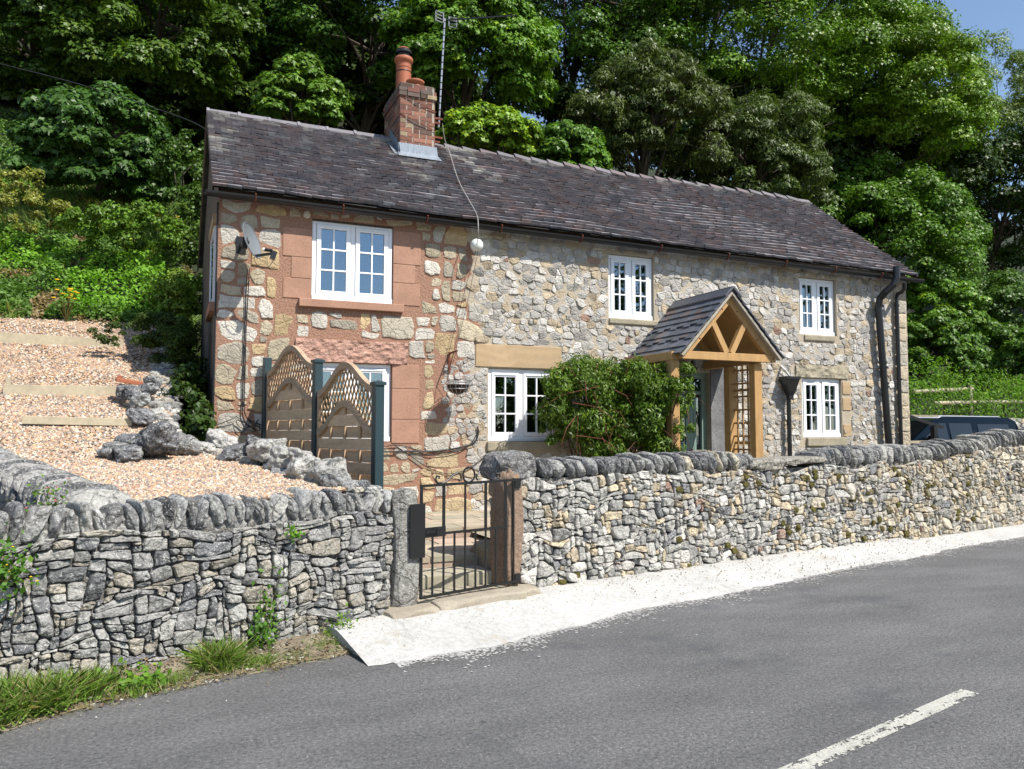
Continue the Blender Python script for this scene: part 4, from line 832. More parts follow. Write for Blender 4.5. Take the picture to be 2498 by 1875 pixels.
mb = MB(); mb.add([(HX0+.01, 10.503, 4.4), (HX1-.01, 10.503, 4.4), (HX1-.01, 10.503, eaveZ(HX1)+.13), (HX0+.01, 10.503, eaveZ(HX0)+.13)], [(0, 1, 2, 3)]); mb.build('wall_plate', M['bark'], roof)
rnd = random.Random(83); x = RX0
while x < RX1-.05:
    if 3.30 < x < 3.99: x = 4.0
    left = x < 3.3; l = .46 if left else .335; x2 = min(x+l, RX1); z = RIDZ+.05+.02*float(vnoise([[x*.9, 3, 5]])[0]); dz0, dz1 = (0, 0) if left or x > 12.2 else (.035, -.005); mb = MB(); hw, hh = .115, .085
    sec = [(-hw, -hh), (-.03, .005), (.03, .005), (hw, -hh), (hw-.01, -hh-.02), (.03, -.015), (-.03, -.015), (-hw+.01, -hh-.02)]
    jr = rnd.uniform(-.008, .008)
    vs = [(x+.003, RIDY+a, z+b+dz0+jr) for a, b in sec]+[(x2-.003, RIDY+a, z+b+dz1+jr) for a, b in sec]
    mb.add(vs, [(i, (i+1) % 8, 8+(i+1) % 8, 8+i) for i in range(8)]+[tuple(range(8)), tuple(range(15, 7, -1))], rnd.choice([(.12, .11, .115), (.15, .135, .14), (.13, .10, .10)]) if not left else (.16, .15, .16))
    if left: mb.add([(q[0]+(x-x2)*0+ (0 if k < 8 else -l+.05), q[1]*1+(q[1]-RIDY)*.08, q[2]+.014) for k, q in enumerate(vs)], [(i, (i+1) % 8, 8+(i+1) % 8, 8+i) for i in range(8)]+[tuple(range(8)), tuple(range(15, 7, -1))], (.20, .19, .2))
    mb.build('ridge_tile', M['tile'], roof); x = x2
# gutter
mb = MB(); prof = [(math.cos(a)*.062, math.sin(a)*.062) for a in np.linspace(0, -math.pi, 9)]+[(math.cos(a)*.054, math.sin(a)*.054) for a in np.linspace(-math.pi, 0, 9)]
N = 24; b0 = len(mb.v); GX0, GX1 = .36, 12.78
for i in range(N+1):
    x = GX0+(GX1-GX0)*i/N; z = eaveZ(x)-.02
    for a, b in prof: mb.v.append((x, 10.31+a, z+b))
k = len(prof)
for i in range(N):
    for q in range(k): mb.f.append((i*k+q, i*k+(q+1) % k, (i+1)*k+(q+1) % k, (i+1)*k+q)); mb.c.append((1, 1, 1))
mb.f += [tuple(range(k)), tuple(N*k+q for q in range(k))]; mb.c += [(1, 1, 1)]*2
gut = mb.build('gutter', M['black'], house, smooth=False)
for x in [.95, 2.05, 3.2, 4.3, 5.6, 7.0, 8.3, 9.5, 10.6, 11.7]:
    z = eaveZ(x)-.02; mb = MB(); mb.tube([(x, 10.31+math.cos(a)*.068, z+math.sin(a)*.068) for a in np.linspace(0, -math.pi, 9)], .010, 5); mb.tube([(x, 10.22, z), (x, 10.25, z+.02)], .01, 5); mb.build('bracket', M['rust'], gut)
# pipes
def PT(px, py, Y): return tuple(atY(px, py, Y))
mb = MB(); p = [PT(2187, 650, 10.13), PT(2187, 678, 10.13), PT(2180, 694, 10.15), PT(2160, 712, 10.25), PT(2146, 728, 10.36), PT(2143, 750, 10.385), PT(2170, 1100, 10.385), (11.82, 10.385, .5)]
mb.tube(p, .062, 14); o = mb.build('soil_pipe', M['black'], house, smooth=False); o['label'] = 'thick black soil pipe with a swan neck over the eave'
for (px, py) in ((2147, 716+30), (2154, 884), (2157, 892+4), (2159, 935), (2160, 943)):
    q = atY(px, py, 10.385); mb = MB(); mb.tube([(q[0]-.001, q[1], q[2]-.018), (q[0]+.001, q[1], q[2]+.018)], .074, 14); mb.build('collar', M['black'], o)
mb = MB(); p = [PT(2206, 690, 10.18), PT(2206, 704, 10.2), PT(2200, 712, 10.28), PT(2190, 716, 10.42), PT(2187, 730, 10.43), PT(2199, 1100, 10.43), (12.2, 10.43, .5)]; mb.tube(p, .036, 12); o = mb.build('downpipe', M['black'], house)
for (px, py) in ((2188, 745), (2195, 925)): q = atY(px, py, 10.43); mb = MB(); mb.tube([(q[0], q[1], q[2]-.02), (q[0], q[1], q[2]+.02)], .044, 12); mb.build('collar', M['black'], o)
q = atY(1927, 917, 10.36); mb = MB(); mb.tube([(q[0], 10.40, q[2]-.3), (9.62, 10.40, .5)], .038, 12); o = mb.build('waste_pipe', M['black'], house)
mb = MB(); c0 = (q[0], 10.37, q[2]-.38); w_ = [(.048, 0), (.048, .05), (.055, .06), (.08, .12), (.10, .2), (.135, .32), (.15, .325), (.15, .37)]
for (r1, za), (r2, zb_) in zip(w_[:-1], w_[1:]):
    mb.add([(c0[0]+sx*r*1.0, c0[1]+sy*r*.7, c0[2]+z) for r, z in ((r1, za), (r2, zb_)) for sx, sy in ((-1, -1), (1, -1), (1, 1), (-1, 1))], [(i, (i+1) % 4, 4+(i+1) % 4, 4+i) for i in range(4)])
mb.build('hopper', M['black'], o)
mb = MB(); mb.tube([PT(1906, 893, 10.49), PT(1915, 902, 10.36), PT(1925, 916, 10.36)], .02, 10); mb.build('overflow_spout', M['white'], o)
# chimney
CX0, CX1, CY0, CY1, CZ = 3.38, 3.98, 12.38, 13.42, 7.36
mb = MB(); mb.box(CX0+.006, CX1-.006, CY0+.006, CY1-.006, 5.9, CZ-.01); core_ = mb.build('chimney', M['mortar'], roof)
rnd = random.Random(91); mb = MB(); z = 6.25; j = 0; bh = .065
while z < CZ-.03:
    grow = .025 if 3 > (CZ-z)/.075 > 1.7 else 0
    for side in range(4):
        L_ = (CX1-CX0) if side in (0, 2) else (CY1-CY0); s = -(.11 if j % 2 else 0)
        while s < L_:
            bl = .215 if (j+int(s*9)) % 3 else .105; a, b = max(s, 0)+.005, min(s+bl, L_)-.005; s += bl+.01
            if b-a < .03: continue
            c = pick(rnd, [(4, (.20, .092, .062)), (2, (.25, .12, .08)), (2, (.17, .075, .055)), (2, (.10, .065, .05)), (.8, (.26, .2, .12))], .2)
            if z > CZ-.22 and rnd.random() < .7: c = (.12, .09, .075)
            o1 = grow+rnd.uniform(-.003, .003)
            if side == 0: mb.box(CX0+a-(grow if a < .01 else 0), CX0+b+(grow if b > L_-.01 else 0), CY0-o1, CY0+.02, z, z+bh, c)
            if side == 2: mb.box(CX0+a, CX0+b, CY1-.02, CY1+o1, z, z+bh, c)
            if side == 1: mb.box(CX0-o1, CX0+.02, CY0+a, CY0+b, z+.0007, z+bh-.0007, c)
            if side == 3: mb.box(CX1-.02, CX1+o1, CY0+a, CY0+b, z+.0007, z+bh-.0007, c)
    z += bh+.010; j += 1
mb.box(CX0+.02, CX1-.02, CY0+.02, CY1-.02, CZ-.02, CZ+.02, (.2, .17, .14)); mb.build('brickwork', M['brick'], core_)
mb = MB(); rz = lambda y: eaveZ(3.7)+.03+(RIDZ-eaveZ(3.7)-.03)*(y-10.30)/(RIDY-10.30)
mb.add([(CX0-.02, CY0-.012, rz(CY0)+.21), (CX1+.03, CY0-.012, rz(CY0)+.21), (CX1+.05, CY0-.016, rz(CY0)+.06), (CX0-.03, CY0-.016, rz(CY0)+.06), (CX0-.06, CY0-.16, rz(CY0-.16)+.06), (CX1+.08, CY0-.16, rz(CY0-.16)+.06)], [(0, 1, 2, 3), (3, 2, 5, 4)])
mb.add([(CX0-.012, CY0-.012, rz(CY0)+.2), (CX0-.012, RIDY, RIDZ+.2), (CX0-.012, RIDY, RIDZ+.0), (CX0-.012, CY0-.1, rz(CY0-.1)+.03), (CX0-.12, RIDY, RIDZ+.06), (CX0-.12, CY0-.1, rz(CY0-.1)+.065)], [(0, 1, 2, 3), (3, 2, 4, 5)])
mb.build('flashing', M['lead'], core_)
mb = MB(); c = (CX0+.17, CY0+.42, CZ); mb.lathe([(.135, 0), (.13, .1), (.127, .48), (.127, .53), (.155, .545), (.16, .60), (.145, .62), (.13, .62), (0, .62)], c, 24); mb.lathe([(.131, .43), (.135, .435), (.131, .45)], c, 24, (.3, .3, .3)); pot = mb.build('chimney_pot', M['terra'], core_, smooth=True)
mb = MB(); mb.lathe([(.11, .62), (.11, .74), (0, .74)], c, 18); mb.lathe([(.14, .69), (.145, .71), (.12, .75), (.0, .76)], c, 18); mb.lathe([(.131, .36), (.135, .37), (.131, .38)], c, 18); mb.build('cowl', M['gloss'], core_)
mb = MB(); mb.lathe([(.118, .762), (.09, .79), (.0, .80)], c, 18); mb.build('cowl_lid', M['terra'], core_)
mb = MB(); c = (CX0+.30, CY0+.16, CZ); mb.lathe([(.11, 0), (.11, .05), (.09, .06), (.09, .07), (.14, .085), (.155, .12), (.14, .13), (.11, .10), (0, .10)], c, 24); mb.build('chimney_pot', M['terra'], core_, smooth=True)['label'] = 'short flared terracotta pot with a wide rim'
# ================================================================ FOLIAGE TOOLS
SHP = {'maple': np.array([(0, 0, 0), (-.5, .40, .06), (-.17, .56, 0), (0, 1, -.08), (.17, .56, 0), (.5, .40, .06)]),
       'lance': np.array([(0, 0, 0), (-.15, .45, .05), (0, 1, -.1), (.15, .45, .05)]),
       'oval': np.array([(0, 0, 0), (-.33, .5, .08), (0, 1, -.05), (.33, .5, .08)]),
       'blade': np.array([(-.04, 0, 0), (.04, 0, 0), (.022, .6, .05), (0, 1, .2), (-.022, .6, .05)])}
def leafset(P, N, S_, C, shape, rs, droop=.5):
    n = len(P); N = N/np.linalg.norm(N, axis=1, keepdims=True)
    T = rs.randn(n, 3)*.75; T[:, 2] -= droop; T += N*.25; T -= N*np.sum(T*N, 1, keepdims=True); T /= np.linalg.norm(T, axis=1, keepdims=True)+1e-9
    B = np.cross(T, N); s = SHP[shape]; k = len(s)
    V = P[:, None]+S_[:, None, None]*(s[None, :, :1]*B[:, None]+(s[None, :, 1:2]-.45)*T[:, None]+s[None, :, 2:]*N[:, None])
    return V.reshape(-1, 3), np.arange(n*k).reshape(n, k), C
def boughs(rs, cs, rr, n, flat=.62, lo=-.35, thick=.35, jit=.35):
    """leaf points on the upper shells of domes; returns P, N, id"""
    m = len(cs); cnt = np.maximum(8, (n*rr**2/np.sum(rr**2)).astype(int)); I = np.repeat(np.arange(m), cnt); q = len(I)
    z = rs.uniform(lo, 1, q); a = rs.rand(q)*6.283; h = np.sqrt(1-z*z); D = np.stack([h*np.cos(a), h*np.sin(a), z], 1)
    rad = rr[I]*(1-thick*rs.rand(q)**1.4)*(1+.42*vnoise(D*2.4+I[:, None]*3.1)+.15*vnoise(D*6+I[:, None]))
    P = cs[I]+D*rad[:, None]*np.array([1, 1, flat]); N = D+np.array([0, -.12, .55])+rs.randn(q, 3)*jit
    return P, N, I
def crown_pts(rs, c, R3, nb, rb, back=.45):
    out = []
    while len(out) < nb:
        d = rs.randn(3); d /= np.linalg.norm(d)
        if d[1] > .3 and rs.rand() > back: continue
        if d[2] < -.75: continue
        k = rs.uniform(.55, 1.0)**.6*(1+.18*float(vnoise([d*1.8+c])[0])); out.append(np.array(c)+d*np.array(R3)*k)
    return np.array(out), rs.uniform(.65, 1.35, nb)*rb
def branches(mb, base, cs, rs, r0, k=14):
    base = np.array(base); top = cs.mean(0)+np.array([0, .3, .2]); P = []
    for i in range(7):
        t = i/6; P.append(base+(top-base)*t+np.array([.25*math.sin(t*3+base[0]), .2*math.sin(t*4), 0])*t)
    mb.tube([tuple(p) for p in P], [r0*(1-.75*i/6) for i in range(7)], 9)
    for i in rs.permutation(len(cs))[:k]:
        s = P[rs.randint(2, 7)]; e = cs[i]; m = (s+e)/2+np.array([0, 0, .25*np.linalg.norm(e-s)*.5]); mb.tube([tuple(s), tuple(s*.35+m*.65), tuple(m*.4+e*.6), tuple(e)], [r0*.32, r0*.22, r0*.12, r0*.04], 6)
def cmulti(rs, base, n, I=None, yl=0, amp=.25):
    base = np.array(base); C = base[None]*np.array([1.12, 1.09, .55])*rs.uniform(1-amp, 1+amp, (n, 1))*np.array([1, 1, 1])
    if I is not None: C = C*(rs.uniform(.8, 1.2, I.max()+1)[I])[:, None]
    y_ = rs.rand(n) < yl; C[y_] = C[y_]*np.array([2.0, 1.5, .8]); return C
def tree(name, label, cat, px, py, Y, rpx, col, n, leaf=.15, shape='maple', nb=60, flat=.8, asp=(1, .8, .85), rb=.21, droop=.5, yl=.03, seed=0, base=None, group=None, mat='leaf', tw=0, lo=-.35, r0=.22):
    nb = int(nb*1.9); n = int(n*2.1); leaf *= .82; rb *= .84; rs = np.random.RandomState(seed+17); c = atY(px, py, Y); cz_ = (c-CAMP)@Fv; r = rpx/FPX*cz_; R3 = np.array(asp)*r
    b = base if base is not None else (c[0]+rs.uniform(-.4, .4), Y+.6*r, hill(c[0], Y+.6*r)-.2)
    t = thing(name, tuple(float(q) for q in b), label, cat, group)
    cs, rr = crown_pts(rs, c, R3, nb, rb*r); P, N, I = boughs(rs, cs, rr, n, flat, lo)
    S_ = rs.uniform(.65, 1.25, len(P))*leaf; V, F, C = leafset(P, N, S_, cmulti(rs, col, len(P), I, yl), shape, rs, droop)
    npmesh('crown', V, F, C, M[mat], t)
    mb = MB(); branches(mb, b, cs, rs, r0, 16)
    if tw:                                                          # bare twigs poking out
        for i in range(tw):
            p = cs[rs.randint(len(cs))]; d = rs.randn(3)*.5+np.array([0, -.3, .6]); d /= np.linalg.norm(d); l = rs.uniform(.6, 1.3)*r*.28; mb.tube([tuple(p), tuple(p+d*l*.6+np.array([.04, 0, 0])), tuple(p+d*l+rs.randn(3)*.08)], [.018, .011, .004], 4, caps=False)
            q = p+d*l*.6; mb.tube([tuple(q), tuple(q+(d+rs.randn(3)*.5)*l*.3)], [.008, .003], 4, caps=False)
    mb.build('trunk', M['bark'], t)
    return t
def clump(name, label, cat, ells, n, leaf, col, shape='oval', seed=1, droop=.5, mat='leaf', org=None, parent=None, yl=.02, nb=40, rb=.3, lo=-.5, stems=0, group=None, flat=.8, amp=.25, kind=None):
    """bush made of small domes spread over the surface of some ellipsoids (cx,cy,cz,rx,ry,rz)"""
    rs = np.random.RandomState(seed); cs, rr = [], []
    tot = sum(e[3]*e[5] for e in ells)
    for e in ells:
        k = max(4, int(nb*e[3]*e[5]/tot)); c_, r_ = crown_pts(rs, e[:3], e[3:], k, rb*min(e[3], e[5]), .6); cs.append(c_); rr.append(r_)
    cs, rr = np.concatenate(cs), np.concatenate(rr); P, N, I = boughs(rs, cs, rr, n, flat, lo, thick=.6, jit=.5)
    S_ = rs.uniform(.6, 1.3, len(P))*leaf; V, F, C = leafset(P, N, S_, cmulti(rs, col, len(P), I, yl, amp), shape, rs, droop)
    o = ells[0]; og = org or (o[0], o[1], o[2]-o[5]); t = thing(name, og, label, cat, group)
    if kind: t['kind'] = kind
    npmesh('foliage', V, F, C, M[mat], t)
    if stems:
        mb = MB()
        for i in range(stems):
            p = np.array([og[0]+rs.uniform(-.3, .3)*o[3], og[1]+rs.uniform(-.1, .2), og[2]]); e = cs[rs.randint(len(cs))]; mb.tube([tuple(p), tuple(p*.5+e*.5+rs.randn(3)*.1), tuple(e+rs.randn(3)*.1)], [.02, .014, .005], 5, caps=False)
        mb.build('stem', M['bark'], t)
    return t

# ================================================================ PORCH
PX = 7.41; t = thing('porch', (PX, 9.9, .5), 'new oak framed gabled porch with dark tiles around the green door', 'porch')
mb = MB(); mb.box(PX-.84, PX+.84, 9.165, 9.245, 2.64, 2.752); mb.build('tie_beam', M['timber'], t, bevel=.004)
for sg in (-1, 1):
    for y0, y1 in ((9.168, 9.242), (10.42, 10.49)):
        mb = MB(); P = [(PX+sg*.80, 2.755), (PX+sg*.66, 2.755), (PX+sg*.001, 3.455), (PX+sg*.001, 3.605)]; mb.add([(x, y, z) for y in (y0, y1) for x, z in P], [(0, 1, 2, 3), (4, 5, 6, 7), (0, 1, 5, 4), (1, 2, 6, 5), (2, 3, 7, 6), (3, 0, 4, 7)]); mb.build('rafter', M['timber'], t)
    mb = MB(); mb.beam((PX+sg*.045, 9.205, 2.752), (PX+sg*.285, 9.205, 3.19), .07, .085, (1, 0, 0)); mb.build('strut', M['timber'], t)
    mb = MB(); mb.beam((PX+sg*.045, 10.3, 2.76), (PX+sg*.285, 10.3, 3.19), .07, .085, (1, 0, 0)); mb.build('strut', M['timber'], t)
    xa = PX+(.58 if sg > 0 else -.89)
    for y0 in (9.25, 9.83): mb = MB(); mb.box(xa-.07, xa+.07, y0, y0+.13, .5, 2.62); mb.build('post', M['timber'], t, bevel=.006)
    mb = MB(); mb.box(xa-.06, xa+.06, 9.248, 10.48, 2.625, 2.745); mb.build('wall_plate', M['timber'], t, bevel=.004)
    mb = MB()
    for y in (9.48, 9.60, 9.72): mb.box(xa-.012, xa+.004, y-.012, y+.012, .6, 2.62)
    for z in np.arange(.75, 2.6, .20): mb.box(xa+.004, xa+.020, 9.385, 9.825, z-.014, z+.014)
    for z in np.arange(.65, 2.6, .20)[::4]: mb.box(xa+.021, xa+.035, 9.385, 9.825, z-.02, z+.02)
    mb.build('trellis', M['timber'], t)
    mb = MB(); mb.add([(PX+sg*.02, 9.25, 3.585), (PX+sg*.85, 9.25, 2.73), (PX+sg*.85, 10.49, 2.73), (PX+sg*.02, 10.49, 3.585)], [(0, 1, 2, 3)]); mb.build('roof_boarding', M['timber'], t)
for x, z in ((-.79, 2.695), (.79, 2.695), (-.52, 2.94), (-.12, 3.38), (.14, 3.36), (.5, 2.96)): mb = MB(); mb.lathe([(.0, .004), (.010, .003), (.012, 0), (.012, -.01)], (0, 0, 0), 8); V = [(PX+x+a, 9.165-c-.001, z+b) for a, b, c in mb.v]; mb.v = V; mb.build('bolt', M['rust'], t)
rnd = random.Random(15); rf = None
for sg in (-1, 1):
    mb = MB(); E0 = np.array([PX+sg*.905, 0, 2.70]); T0 = np.array([PX, 0, 3.655]); sl_ = T0-E0; nn_ = np.array([sg*1.0, 0, 1.0])/math.sqrt(2)
    for j in range(9):
        u0 = j/9; y = 9.07-(.08 if j % 2 else 0)
        while y < 10.48:
            a, b = max(y+.002, 9.07), min(y+.163, 10.49); y += .165
            if b-a < .03: continue
            lf = .034+rnd.uniform(0, .005); q = lambda u, yy, h: tuple(E0+sl_*u+nn_*h+np.array([0, yy, 0])); du = -.012 if j not in (2, 4) else (-.012 if int(y/.165) % 2 else .022)
            c = pick(rnd, [(3, (.075, .085, .105)), (2, (.095, .10, .12)), (1.2, (.12, .095, .095)), (.8, (.055, .06, .07))], .15); v = [q(u0+du, a, lf), q(u0+du, b, lf), q(u0+.15, b, .012), q(u0+.15, a, .012)]; w2 = [q(u0+du, a, lf-.016), q(u0+du, b, lf-.016), q(u0+.15, b, .001), q(u0+.15, a, .001)]
            mb.add(v+w2, [(0, 1, 2, 3), (0, 1, 5, 4), (1, 2, 6, 5), (3, 0, 4, 7), (4, 5, 6, 7)], c)
    mb.build('tiled_slope', M['slate'], t)
    mb = MB(); mb.add([(PX+sg*.89, 9.09, 2.69), (PX, 9.09, 3.64), (PX, 9.09, 3.59), (PX+sg*.86, 9.09, 2.67), (PX+sg*.89, 9.165, 2.69), (PX, 9.165, 3.64), (PX, 9.165, 3.59), (PX+sg*.86, 9.165, 2.67)], [(0, 1, 2, 3), (4, 5, 6, 7), (3, 2, 6, 7), (0, 1, 5, 4)]); mb.build('verge_mortar', M['mortar'], t)
for y0, y1 in ((9.06, 9.52), (9.532, 9.99), (10.002, 10.49)):
    mb = MB(); s_ = [(-.15, 3.57), (-.02, 3.705), (.02, 3.705), (.15, 3.57), (.14, 3.55), (0, 3.68), (-.14, 3.55)]; mb.add([(PX+x, y, z) for y in (y0, y1) for x, z in s_], [(i, (i+1) % 7, 7+(i+1) % 7, 7+i) for i in range(7)]+[tuple(range(7)), tuple(range(13, 6, -1))], (.08, .085, .1)); mb.build('ridge_tile', M['slate'], t)
mb = MB(); mb.tube([(PX-.30, 9.6, 2.74), (PX-.30, 9.6, 2.66)], .01, 6); mb.lathe([(.02, .12), (.05, .10), (.06, .0), (.03, -.04), (0, -.05)], (PX-.30, 9.6, 2.56), 10); tag(mb.build('porch_lantern', M['gloss'], origin=(PX-.3, 9.6, 2.6)), 'small dark lantern hanging under the porch tie beam', 'lantern')

# ================================================================ TRELLIS FENCE
FP = [(1.14, 10.38, 2.57), (1.50, 8.80, 2.40), (1.82, 7.36, 2.08)]
FT = thing('trellis_fence', (1.5, 8.8, .5), 'wavy topped timber fence with lattice and dark green posts running out from the cottage wall', 'fence')
LB = ('dark green square fence post against the cottage wall', 'dark green capped post between the two fence panels', 'tall dark green capped post at the free end of the fence near the gate')
for (x, y, z), lb in zip(FP, LB):
    mb = MB(); d = Vector((FP[2][0]-FP[0][0], FP[2][1]-FP[0][1], 0)).normalized(); n_ = Vector((d.y, -d.x, 0))
    mb.obox((x, y, (z+.4)/2), d*.045, n_*.045, (0, 0, (z-.4)/2-.02)); t = mb.build('post', M['green_post'], FT, bevel=.004)
    if lb != LB[0]: mb = MB(); mb.obox((x, y, z-.015), d*.058, n_*.058, (0, 0, .015)); mb.add([(x+d.x*a+n_.x*b, y+d.y*a+n_.y*b, z) for a, b in ((-.055, -.055), (.055, -.055), (.055, .055), (-.055, .055))]+[(x, y, z+.02)], [(0, 1, 4), (1, 2, 4), (2, 3, 4), (3, 0, 4)]); mb.build('cap', M['green_post'], t)
def panel(P, Q, zs_, zp, ls, lp, zb_, lb, seed):
    P, Q = Vector((P[0], P[1], 0)), Vector((Q[0], Q[1], 0)); d = (Q-P).normalized(); P = P+d*.055; Q = Q-d*.055; L_ = (Q-P).length; n_ = Vector((d.y, -d.x, 0)); rnd = random.Random(seed)
    pt = lambda s, z, o=0: tuple(P+d*s+n_*o+Vector((0, 0, z)))
    wv = lambda s, lo, hi: lo+(hi-lo)*(.5-.5*math.cos(2*math.pi*s/L_))**1.0
    N = 28; mb = MB()
    for s in (.018, L_-.018): mb.obox(pt(s, (zs_+zb_)/2), d*.018, n_*.022, (0, 0, (zs_-zb_)/2))
    t = mb.build('panel', M['panel'], FT); t['label'] = lb
    for (lo, hi, nm) in ((zs_, zp, 'top_rail'), (ls, lp, 'arched_rail')):
        mb = MB(); b = 0
        for i in range(N+1):
            s = L_*i/N; z = wv(s, lo, hi); mb.v += [pt(s, z-.034, -.028), pt(s, z-.034, .026), pt(s, z+.034, .026), pt(s, z+.034, -.028)]
        for i in range(N):
            for k in range(4): mb.f.append((i*4+k, i*4+(k+1) % 4, i*4+4+(k+1) % 4, i*4+4+k)); mb.c.append((.92, .95, 1.0))
        mb.build(nm, M['panel'], t)
    mb = MB(); st = .085
    for k in range(-12, int(L_/st)+14):                            # diagonal laths
        for sg, o in ((1, .004), (-1, -.008)):
            s0 = k*st; seg = None; prev = None; pieces = []
            for i in range(60):
                s = s0+sg*(i-30)*.02*.62; z = (ls+zp)/2+(i-30)*.02
                inside = .02 < s < L_-.02 and wv(s, ls, lp)+.01 < z < wv(s, zs_, zp)-.01
                if inside and seg is None: seg = (s, z)
                if not inside and seg is not None: mb.beam(pt(*seg, o), pt(prev[0], prev[1], o), .010, .017, tuple(d), col=(.85, .85, .8)); seg = None
                prev = (s, z)
    mb.build('lattice', M['panel'], t)
    mb = MB(); bh = .118; z = ls-.02; k = 0
    zt0 = lp
    rows = int((lp-zb_)/bh)
    for r_ in range(rows+1):
        z1 = lp-.06-r_*bh+.06; z0 = z1-bh+.004; o = .018 if (r_ % 2) else -.010
        N2 = 24; b = len(mb.v); k_ = rnd.uniform(1.25, 1.5); cc = (k_, k_, k_)
        for i in range(N2+1):
            s = .03+(L_-.06)*i/N2; cap = wv(s, ls, lp)-.02; a1 = min(z1, cap); a0 = min(z0, cap); mb.v += [pt(s, a0, o), pt(s, a1, o), pt(s, a1, o-.012), pt(s, a0, o-.012)]
        for i in range(N2):
            q = b+i*4; 
            if mb.v[q+1][2]-mb.v[q][2] < .004 and mb.v[q+5][2]-mb.v[q+4][2] < .004: continue
            for e in range(4): mb.f.append((q+e, q+(e+1) % 4, q+4+(e+1) % 4, q+4+e)); mb.c.append(cc)
    mb.build('slats', M['panel'], t)
    mb = MB()
    for f_ in (.24, .5, .76): s = L_*f_; mb.obox(pt(s, (wv(s, ls, lp)-.03+zb_)/2, .004), d*.020, n_*.009, (0, 0, (wv(s, ls, lp)-.05-zb_)/2), (1.05, 1.05, 1.0))
    mb.build('batten', M['panel'], t)
panel(FP[0], FP[1], 2.33, 2.60, 1.95, 2.22, .55, 'wavy topped fence panel with lattice next to the cottage wall', 5)
panel(FP[1], FP[2], 2.02, 2.29, 1.61, 1.90, .50, 'lower wavy topped fence panel with greenish slats nearer the gate', 8)

# ================================================================ THINGS ON THE WALLS AND ROOF
# satellite dish
dc = Vector(tuple(atY(615, 586, 10.12))); dn = Vector((.80, -.50, .30)).normalized(); t = thing('satellite_dish', (.9, 10.49, 3.95), 'grey satellite dish on the cottage wall near the left corner', 'satellite dish')
mb = MB(); a_ = dn.cross(Vector((0, 0, 1))).normalized(); b_ = a_.cross(dn).normalized()
for lay_, off in ((0, 0), (1, -.006)):
    base = len(mb.v); mb.v.append(tuple(dc-dn*(.055-off)))
    for i in range(1, 8):
        r_ = .215*i/7
        for k in range(28): q = 2*math.pi*k/28; mb.v.append(tuple(dc+a_*math.cos(q)*r_*.92+b_*math.sin(q)*r_*1.08-dn*(.055*(1-(i/7)**2)-off)))
    mb.f += [(base, base+1+k, base+1+(k+1) % 28) for k in range(28)]; mb.c += [(1, 1, 1)]*28
    for i in range(6):
        for k in range(28): mb.f.append((base+1+i*28+k, base+1+i*28+(k+1) % 28, base+1+(i+1)*28+(k+1) % 28, base+1+(i+1)*28+k)); mb.c.append((1, 1, 1))
mb.build('reflector', M['dish'], t, smooth=True)
mb = MB(); mb.tube([tuple(dc+a_*math.cos(q)*.20+b_*math.sin(q)*.234) for q in np.linspace(0, 6.283, 30)], .006, 6, caps=False); mb.build('rim', M['dish'], t)
mb = MB(); e0 = dc-b_*.20; e1 = Vector(tuple(atY(664, 618, 9.95))); mb.beam(tuple(e0-dn*.02), tuple(e1), .022, .03); mb.build('arm', M['black'], t)
mb = MB(); mb.obox(e1+Vector((.015, 0, -.02)), Vector((.03, 0, -.01)), Vector((0, .02, 0)), Vector((.015, 0, .05))); mb.tube([tuple(e1+Vector((-.0, 0, .035))), tuple(e1+Vector((-.085, .03, .045)))], .021, 10); mb.build('receiver', M['black'], t)
mb = MB(); mb.tube([tuple(e1+Vector((-.085, .03, .045))), tuple(e1+Vector((-.105, .036, .048)))], .024, 10); mb.build('receiver_cap', M['white'], t)
mb = MB(); mb.tube([tuple(dc-dn*.05), tuple(dc-dn*.13+Vector((0, .05, -.02))), (dc.x-.10, 10.49, dc.z+.02)], .02, 8); mb.box(dc.x-.16, dc.x-.04, 10.47, 10.49, dc.z-.10, dc.z+.12); mb.obox(dc-dn*.10, (.03, 0, 0), (0, .03, 0), (0, 0, .07)); mb.build('wall_bracket', M['gloss'], t)
def cable(name, pts, r, mat, label, n=5, smoothk=3):
    P = [Vector(p) for p in pts]
    for _ in range(smoothk):
        Q = [P[0]]
        for a, b in zip(P[:-1], P[1:]): Q += [a*.75+b*.25, a*.25+b*.75]
        Q.append(P[-1]); P = Q if len(P) < 160 else P
    mb = MB(); mb.tube([tuple(p) for p in P], r, n); return tag(mb.build(name, M[mat], origin=tuple(P[0])), label, 'cable')
W_ = lambda px, py, o=.03: tuple(atY(px, py, 10.5-o))
cable('dish_cable', [W_(604, 655, .1), W_(600, 720), W_(596, 800), W_(593, 900), W_(591, 980), W_(590, 1015), W_(600, 1035), W_(625, 1050)], .007, 'wire', 'left of the two black cables running down the wall below the satellite dish')
cable('dish_cable', [W_(608, 655, .1), W_(605, 720), W_(600, 800), W_(598, 900), W_(595, 980), W_(596, 1012), W_(612, 1030), W_(640, 1036)], .007, 'wire', 'right of the two black cables running down the wall below the satellite dish')
cable('receiver_cable', [tuple(e1+Vector((.02, 0, -.06))), tuple(e1+Vector((-.02, .02, -.16))), tuple(e1+Vector((-.12, .05, -.2))), tuple(e1+Vector((-.22, .06, -.08))), tuple(dc-b_*.2)], .004, 'wire', 'thin looping cable hanging under the dish receiver')
rs_ = random.Random(4); P = [W_(520, 1040)]
for i in range(16): P.append(W_(610+rs_.uniform(-50, 35), 1040+rs_.uniform(-30, 30), rs_.uniform(.03, .12)))
cable('cable_tangle', P, .005, 'wire', 'tangle of black cables on the wall at the foot of the green post')
